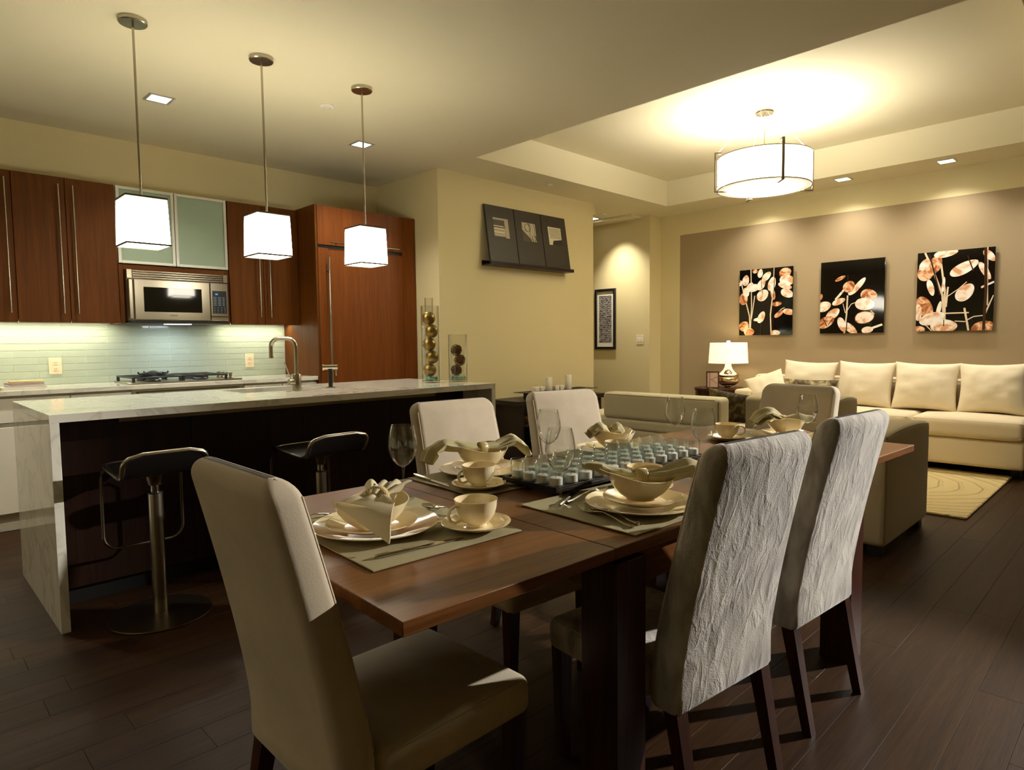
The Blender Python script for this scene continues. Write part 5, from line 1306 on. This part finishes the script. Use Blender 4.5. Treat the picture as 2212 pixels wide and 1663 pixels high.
# ------------------------------------------------------------------ seed pod pictures
def pods():
    X = 7.445
    def panel(label, yl, yr, zb, zt, stems, pods_):
        t = thing('seed_pod_picture', label, 'picture', (X, (yl+yr)/2, (zb+zt)/2), 0, 'seed pod pictures over the sofa')
        w, h = (yl-yr)/2, (zt-zb)/2
        put('panel', MB().box((0, -w, -h), (0.012, w, h), 0.001), M['artblack'], t)
        put('hanger', MB().box((0.0125, -w*0.6, -h*0.6), (0.0345, w*0.6, h*0.6)), M['black'], t)
        lay = [0.0006]
        def clip(y, z): return (max(-w, min(w, y)), max(-h, min(h, z)))
        def poly(key, quads):
            """one printed shape, a hair proud of the shape printed before it"""
            x = -lay[0]; lay[0] += 0.00012; mb = MB()
            for pts in quads:
                c = [clip(y, z) for y, z in pts]; mb.add([(x, p[0], p[1]) for p in c], [tuple(range(len(c)))])
            put('printed_pod' if 'pod' in key else 'printed_stem', mb, M[key], t, smooth=0)
        # picture coordinates: a in 0..1 from the left edge (larger y), b in 0..1 upwards
        P = lambda a, b: (w-2*w*a, -h+2*h*b)
        order = [('s', q) for q in stems if q[0] == 0] + [('p', q) for q in pods_] + [('s', q) for q in stems if q[0] == 1]
        for kind, q in order:
            if kind == 's':
                _, pts, wd, key = q; qs = []
                for (a0, b0), (a1, b1) in zip(pts[:-1], pts[1:]):
                    p0 = Vector(P(a0, b0)); p1 = Vector(P(a1, b1)); d = (p1-p0); 
                    if d.length < 1e-5: continue
                    n = Vector((-d.y, d.x)).normalized()*wd; qs.append([p0+n, p0-n, p1-n*0.9, p1+n*0.9])
                if qs: poly(key, qs)
            else:
                a, b, ra, rb, ang, key = q; c = P(a, b); an = math.radians(ang); pts = []
                for k in range(28):
                    th = 2*PI*k/28; ex = ra*2*w*math.cos(th); ey = rb*2*w*math.sin(th)*(1-0.10*math.cos(th))
                    pts.append((c[0]-(ex*math.cos(an)-ey*math.sin(an)), c[1]+ex*math.sin(an)+ey*math.cos(an)))
                poly(key, [pts])
    p, b, s, d = 'podprint', 'brownpod', 'stemprint', 'darkstem'
    panel('seed pod picture above the table lamp, with many small pods', 3.650, 3.015, 1.248, 2.024,
        [(0, [(0.62, 0.0), (0.60, 0.3), (0.65, 0.7), (0.66, 1.0)], 0.007, s), (0, [(0.22, 0.0), (0.2, 0.3), (0.1, 0.6), (0.02, 0.85)], 0.007, s), (0, [(0.22, 0.0), (0.24, 0.45), (0.22, 1.0)], 0.006, s), (1, [(0.42, 0.0), (0.43, 0.2)], 0.004, d), (1, [(0.45, 0.62), (0.42, 0.85)], 0.003, d), (0, [(0.24, 0.25), (0.30, 0.60)], 0.006, s), (1, [(0.66, 0.55), (0.67, 1.0)], 0.004, d), (0, [(0.68, 0.28), (0.80, 0.38), (0.86, 0.4)], 0.005, s)],
        [(0.12, 0.84, .10, .065, 80, p), (0.20, 0.73, .10, .06, 60, p), (0.08, 0.56, .11, .085, 85, b), (0.13, 0.66, .09, .06, 100, p), (0.28, 0.72, .11, .07, 10, p), (0.42, 0.76, .11, .07, 60, p), (0.45, 0.60, .12, .095, 40, p), (0.40, 0.93, .08, .05, 80, p), (0.52, 0.88, .10, .06, 45, p), (0.62, 0.76, .13, .07, 75, p), (0.64, 0.62, .12, .04, 100, p), (0.86, 0.91, .11, .09, 20, b), (0.90, 0.80, .14, .09, -10, p), (0.86, 0.72, .13, .05, -20, p), (0.90, 0.61, .12, .075, -25, p), (0.72, 0.46, .085, .042, 5, b), (0.76, 0.31, .10, .042, 35, b), (0.94, 0.335, .11, .055, -12, p), (0.43, 0.27, .115, .062, 65, p), (0.37, 0.24, .09, .03, 10, p), (0.10, 0.14, .10, .09, 40, b), (0.20, 0.05, .10, .08, 0, b), (0.70, 0.03, .09, .05, 0, p), (0.30, 0.97, .05, .04, 0, b), (0.03, 0.80, .05, .03, 60, p)])
    panel('seed pod picture in the middle, upper half black', 2.712, 2.078, 1.254, 2.028,
        [(0, [(0.40, 0.0), (0.43, 0.25), (0.44, 0.52)], 0.008, s), (0, [(0.43, 0.30), (0.50, 0.40), (0.57, 0.42)], 0.004, s), (0, [(0.41, 0.28), (0.37, 0.41)], 0.004, s), (1, [(0.12, 0.10), (0.05, 0.22)], 0.004, d), (1, [(0.14, 0.12), (0.20, 0.2), (0.28, 0.22)], 0.004, d), (1, [(0.44, 0.70), (0.44, 0.80)], 0.004, d), (0, [(0.25, 0.47), (0.38, 0.60)], 0.012, p), (0, [(0.72, 0.03), (0.98, 0.11)], 0.012, p), (0, [(0.86, 0.25), (0.80, 0.30)], 0.005, s), (1, [(0.43, 0.0), (0.44, 0.16)], 0.005, d)],
        [(0.62, 0.66, .14, .045, 50, p), (0.55, 0.60, .13, .05, 42, p), (0.46, 0.64, .10, .09, 55, b), (0.32, 0.76, .09, .03, 25, b), (0.30, 0.44, .11, .05, 22, p), (0.77, 0.51, .13, .095, -15, b), (0.71, 0.39, .15, .10, -8, p), (0.71, 0.21, .15, .10, 8, b), (0.71, 0.21, .14, .092, 8, p), (0.06, 0.38, .12, .085, 20, p), (0.21, 0.27, .13, .075, 40, p), (0.10, 0.16, .15, .09, 30, b), (0.36, 0.12, .13, .06, -70, p), (0.50, 0.06, .14, .06, -45, p), (0.76, 0.04, .09, .055, 10, p), (0.01, 0.52, .05, .03, 80, b)])
    panel('largest seed pod picture at the right with big pale pods', 1.788, 1.160, 1.261, 2.034,
        [(0, [(0.38, 0.10), (0.35, 0.45), (0.20, 0.80), (0.10, 1.0)], 0.010, s), (0, [(0.39, 0.10), (0.38, 0.5), (0.31, 0.9), (0.28, 1.0)], 0.009, s), (0, [(0.40, 0.30), (0.42, 0.55)], 0.008, s), (0, [(0.40, 0.42), (0.56, 0.52), (0.66, 0.60)], 0.004, s), (1, [(0.89, 0.0), (0.90, 0.5), (0.88, 1.0)], 0.012, d), (0, [(0.92, 0.30), (0.91, 0.6), (0.90, 1.0)], 0.009, s), (0, [(0.40, 0.22), (0.70, 0.22)], 0.007, s), (0, [(0.64, 0.28), (0.68, 0.10), (0.70, 0.0)], 0.009, s), (0, [(0.68, 0.13), (0.76, 0.17), (0.88, 0.18)], 0.005, s), (0, [(0.66, 0.11), (0.52, 0.12)], 0.005, s), (0, [(0.90, 0.20), (1.0, 0.42)], 0.008, s), (0, [(0.84, 0.52), (1.0, 0.58)], 0.010, p), (1, [(0.66, 0.92), (0.74, 0.72)], 0.005, d), (1, [(0.16, 0.98), (0.32, 0.45)], 0.006, d), (0, [(0.06, 0.15), (0.22, 0.0)], 0.006, s), (1, [(0.38, 0.06), (0.38, 0.14)], 0.004, d)],
        [(0.24, 0.84, .14, .09, 70, b), (0.12, 0.76, .15, .11, 75, b), (0.10, 0.85, .10, .06, 60, p), (0.19, 0.55, .13, .045, -75, p), (0.38, 0.97, .16, .06, 8, p), (0.62, 0.77, .20, .085, 28, p), (0.88, 0.72, .15, .045, -62, p), (0.93, 0.90, .11, .05, -50, p), (0.64, 0.47, .15, .10, 52, p), (0.36, 0.58, .12, .022, 85, p), (0.12, 0.30, .19, .10, -65, b), (0.03, 0.24, .13, .05, 90, p), (0.22, 0.16, .18, .09, 20, p), (0.31, 0.28, .12, .03, 80, p), (0.38, 0.06, .18, .105, 0, p), (0.05, 0.02, .08, .06, 0, b), (0.88, 0.03, .15, .10, 20, b)])
pods()

# ------------------------------------------------------------------ living room
def sofa():
    t = thing('sofa', 'long cream sofa along the taupe wall', 'sofa', (0, 0, 0))
    x0, x1, y0, y1 = 6.67, 7.44, 0.79, 3.35
    put('base', MB().rbox((x0, y0, 0.085), (x1-0.02, y1, 0.325), 0.03, 3), M['creamcloth'], t, smooth=60)
    ym = 1.62
    for a, b in ((y0+0.004, ym-0.003), (ym+0.003, y1-0.19)):
        c = put('seat_cushion', MB().rbox((x0-0.03, a, 0.326), (7.20, b, 0.500), 0.05, 4, 0.0, 0.02), M['creamcloth'], t, smooth=60)
        for z in (0.352, 0.476): put('piping', MB().tube([(x0-0.018, a+0.02, z), (x0-0.018, b-0.02, z)], 0.005, 6), M['piping'], c)
    k = put('backrest', MB().rbox((7.21, y0, 0.326), (x1, y1-0.0, 0.80), 0.05, 4), M['creamcloth'], t, smooth=60)
    put('piping', MB().tube([(7.222, y0+0.04, 0.785), (7.222, y1-0.04, 0.785)], 0.005, 6), M['pillow'], k)
    put('arm', MB().rbox((6.72, y1-0.185, 0.326), (7.205, y1, 0.655), 0.035, 4), M['creamcloth'], t, smooth=60)
    for x in (x0+0.20, x1-0.12):
        for y in (y0+0.08, (y0+y1)/2, y1-0.08): put('foot', MB().box((x-0.035, y-0.035, 0), (x+0.035, y+0.035, 0.09), 0.002), M['black'], t)
sofa()
def pillow(label, y, z0, w, h, th, x=7.12, tilt=-14, roll=0, seed=0, mat='pillow', name='sofa_pillow', group='cream pillows along the sofa', yaw=0):
    o = put(name, cushion(w, h, th, seed=seed), M[mat], None, smooth=75)
    # cushion lies in XZ with thickness along Y; turn it to face -X
    e = Matrix.Rotation(math.radians(yaw), 4, 'Z') @ Matrix.Rotation(math.radians(-90), 4, 'Z') @ Matrix.Rotation(math.radians(tilt), 4, 'X') @ Matrix.Rotation(math.radians(roll), 4, 'Y')
    o.matrix_world = Matrix.Translation((x, y, z0+h/2*math.cos(math.radians(tilt)))) @ e
    return tag(o, label, 'pillow', group)
pillow('cream back pillow at the right frame edge of the sofa', 1.095, 0.505, 0.52, 0.47, 0.19, seed=1, roll=-1)
pillow('cream back pillow second from the right on the sofa', 1.615, 0.505, 0.55, 0.47, 0.19, seed=2, roll=1)
pillow('cream back pillow third from the right on the sofa', 2.145, 0.505, 0.53, 0.47, 0.19, seed=3, roll=1.5)
pillow('cream back pillow with a raised corner, second from the lamp end of the sofa', 2.70, 0.515, 0.56, 0.46, 0.18, x=7.11, seed=4, roll=2.5)
pillow('pale pillow slumped against the sofa arm below the lamp', 3.035, 0.52, 0.40, 0.36, 0.14, x=6.88, tilt=-32, roll=-22, seed=5, group=None, yaw=18)
pillow('long patterned cushion in front of the pillow with the raised corner', 2.62, 0.505, 0.56, 0.28, 0.11, x=6.93, tilt=-12, seed=6, mat='patterned', name='lumbar_cushion', group=None)

def side_table():
    x, y, r, h = 7.10, 3.72, 0.285, 0.635
    t = thing('side_table', 'round dark wood drum side table under the lamp', 'side table', (x, y, 0))
    put('drum', MB().lathe([(0, 0.0), (r-0.012, 0.0), (r-0.012, h-0.0305), (0, h-0.0305)], 56), M['leg'], t)
    put('top', MB().lathe([(0, h-0.03), (r-0.002, h-0.03), (r, h-0.028), (r, h-0.002), (r-0.002, h), (0, h)], 56), M['leg'], t)
    d = Vector((-0.905, -0.425, 0)); a = math.atan2(d.y, d.x)+0.30
    put('niche_shade_panel', MB().box((r-0.020, -0.07, 0.34), (r-0.008, 0.07, 0.52), 0.001).xform(Matrix.Rotation(a, 4, 'Z')), M['black'], t)  # flat black panel, its colour stands in for the shade of a recess
    l = thing('table_lamp', 'table lamp with cream drum shade and mirrored glass base', 'table lamp', (7.12, 3.62, h))
    z = 0.0
    put('base', MB().lathe([(0, 0), (0.055, 0), (0.058, 0.004), (0.050, 0.016), (0, 0.016)], 32), M['chrome'], l)
    put('body', MB().lathe([(0.045, 0.0165), (0.085, 0.035), (0.120, 0.062), (0.132, 0.090), (0.128, 0.112), (0.116, 0.126), (0.122, 0.140), (0.128, 0.150), (0.118, 0.166), (0.085, 0.186), (0.058, 0.212), (0.042, 0.245), (0.034, 0.280), (0.033, 0.300), (0, 0.300)], 48), plain('mirrored_mercury_glass', lin(226, 206, 170), 0.06, metal=1.0), l)
    put('neck', MB().cyl((0, 0, 0.3001), 0.008, 0.235, 10), M['nickel'], l)
    put('shade', MB().lathe([(0.222, 0.290), (0.208, 0.528), (0.206, 0.528), (0.220, 0.290)], 56, closed=True), glow('lamp_shade_glow', (1.0, 0.80, 0.46), 1.15), l)
    put('finial', MB().lathe([(0, 0.529), (0.016, 0.529), (0.022, 0.538), (0.020, 0.548), (0, 0.552)], 20), M['bulbw'], l)
    lamp('POINT', 'table_lamp_bulb', (7.12, 3.62, h+0.42), P_TABLELAMP, (1.0, 0.82, 0.5), size=0.05)
    f = thing('framed_photo', 'small dark framed photo standing by the table lamp', 'picture frame', (6.905, 3.70, h), 0)
    f.rotation_euler = (R(-10), 0, R(-58))
    w, hh, b = 0.072, 0.20, 0.014; mb = MB()
    for lo, hi in (((-w, -0.008, 0), (-w+b, 0.008, hh)), ((w-b, -0.008, 0), (w, 0.008, hh)), ((-w+b, -0.008, 0), (w-b, 0.008, b)), ((-w+b, -0.008, hh-b), (w-b, 0.008, hh))): mb.box(lo, hi, 0.001)
    put('frame', mb, M['leg'], f)
    put('photo', MB().box((-w+b, -0.002, b), (w-b, 0.004, hh-b)), plain('photo_mauve', lin(176, 148, 128), 0.3), f)
    mb = MB()
    mb.box((-0.040, -0.0032, b), (-0.036, -0.0021, hh-b)); mb.box((-0.030, -0.0032, b), (-0.026, -0.0021, hh-b)); mb.tube([(-0.012, -0.0026, 0.105), (w-b, -0.0026, 0.14)], 0.0016, 4); mb.tube([(-0.012, -0.0026, 0.105), (w-b-0.01, -0.0026, 0.055)], 0.0012, 4); mb.cyl((-0.012, -0.0034, 0.105), 0.005, 0.0012, 10, axis='Y')
    put('printed_lines', mb, M['black'], f)
side_table()

def armchair(label, x0, x1, y0, y1, h, seat, mat, mat2, group='grey armchairs'):
    """armchair with its back at x0, opening towards +x"""
    t = thing('armchair', label, 'armchair', ((x0+x1)/2, (y0+y1)/2, 0.0185 if x0 > 5 else 0.0), 0, group)
    cx, cy2 = (x0+x1)/2, (y0+y1)/2; a, b = x1-cx, y1-cy2; fz = 0.055; aw = 0.17
    put('base', MB().rbox((-a+0.1805, -b+aw+0.001, fz), (a-0.01, b-aw-0.001, 0.30), 0.02, 3), mat, t, smooth=60)
    put('seat_cushion', MB().rbox((-a+0.1805, -b+aw+0.003, 0.301), (a+0.005, b-aw-0.003, seat), 0.04, 4, 0, 0.015), mat2, t, smooth=60)
    put('backrest', MB().rbox((-a, -b+aw+0.0005, fz), (-a+0.18, b-aw-0.0005, h), 0.035, 4), mat, t, smooth=60)
    for s in (-1, 1):
        lo = (-a, -b, fz) if s < 0 else (-a, b-aw, fz); hi = (a, -b+aw, h) if s < 0 else (a, b, h)
        g = MB().rbox(lo, hi, 0.032, 4)
        g.v = [(x, y, z + (0.022*max(0, (z-h+0.12)/0.12)*(1-(x/a)**2) if z > h-0.12 else 0)) for x, y, z in g.v]
        arm = put('arm', g, mat, t, smooth=60)
        yy = s*(b-0.010)
        p = [(-a+0.012+(2*a-0.024)*i/14, yy, h-0.016+0.022*(1-((-a+0.012+(2*a-0.024)*i/14)/a)**2)) for i in range(15)]
        put('piping', MB().tube(p, 0.0045, 6), M['dpiping'], arm)
        put('piping', MB().tube([(-a+0.010, yy, fz+0.03), (-a+0.010, yy, h-0.03)], 0.0045, 6), M['dpiping'], arm)
    for sx in (-1, 1):
        for sy in (-1, 1): put('foot', MB().box((sx*(a-0.06)-0.035, sy*(b-0.06)-0.035, 0), (sx*(a-0.06)+0.035, sy*(b-0.06)+0.035, fz+0.012), 0.002), M['black'], t)
armchair('grey armchair beyond the velvet chairs, with its side to the open floor', 3.835, 4.715, 1.035, 1.80, 0.672, 0.43, M['greyarm'], M['greyarm'])
armchair('grey armchair in front of the sofa, mostly behind the far head dining chair', 5.02, 5.50, 1.70, 2.41, 0.715, 0.44, M['greyarm'], M['greyarm'])
def daybed():
    t = thing('daybed', 'grey backed daybed with light seat beyond the candle tray', 'daybed', (0, 0, 0.0185))
    x0, x1, y0, y1, fz = 5.00, 5.95, 2.435, 4.30, 0.055
    put('base', MB().rbox((x0, y0, fz), (x1, y1, 0.345), 0.025, 3), M['greycloth'], t, smooth=60)
    put('seat_cushion', MB().rbox((x0+0.2005, y0, 0.346), (x1, 2.95, 0.45), 0.035, 4, 0, 0.01), M['creamcloth'], t, smooth=60)
    put('seat_cushion', MB().rbox((x0+0.2005, 2.956, 0.346), (x1, y1, 0.45), 0.035, 4, 0, 0.01), M['creamcloth'], t, smooth=60)
    put('seat_edge', MB().rbox((x0, y0, 0.3455), (x0+0.2, y1, 0.44), 0.025, 3), M['greycloth'], t, smooth=60)
    g = MB().rbox((x0, 2.62, 0.4405), (x0+0.20, 3.84, 0.69), 0.04, 5)
    b = put('backrest', g, M['greycloth'], t, smooth=60)
    put('piping', MB().tube([(x0+0.006, 2.66, 0.668), (x0+0.006, 3.80, 0.668)], 0.0045, 6), M['dpiping'], b)
    put('piping', MB().tube([(x0+0.01, 2.632, 0.46), (x0+0.01, 2.632, 0.655)], 0.0045, 6), M['dpiping'], b)
    for x in (x0+0.08, x1-0.08):
        for y in (y0+0.08, y1-0.08): put('foot', MB().box((x-0.03, y-0.03, 0), (x+0.03, y+0.03, fz+0.012), 0.002), M['black'], t)
daybed()
pillow('dark patterned cushion behind the daybed back', 2.70, 0.455, 0.42, 0.30, 0.11, x=5.36, tilt=14, roll=8, seed=9, mat='darkpatterned', name='cushion', group=None)
rg = put('rug', MB().box((5.03, 0.885, 0.0), (6.80, 3.9, 0.018), 0.006), M['rug'], None); tag(rg, 'cream wool rug with carved curved lines before the sofa', 'rug')
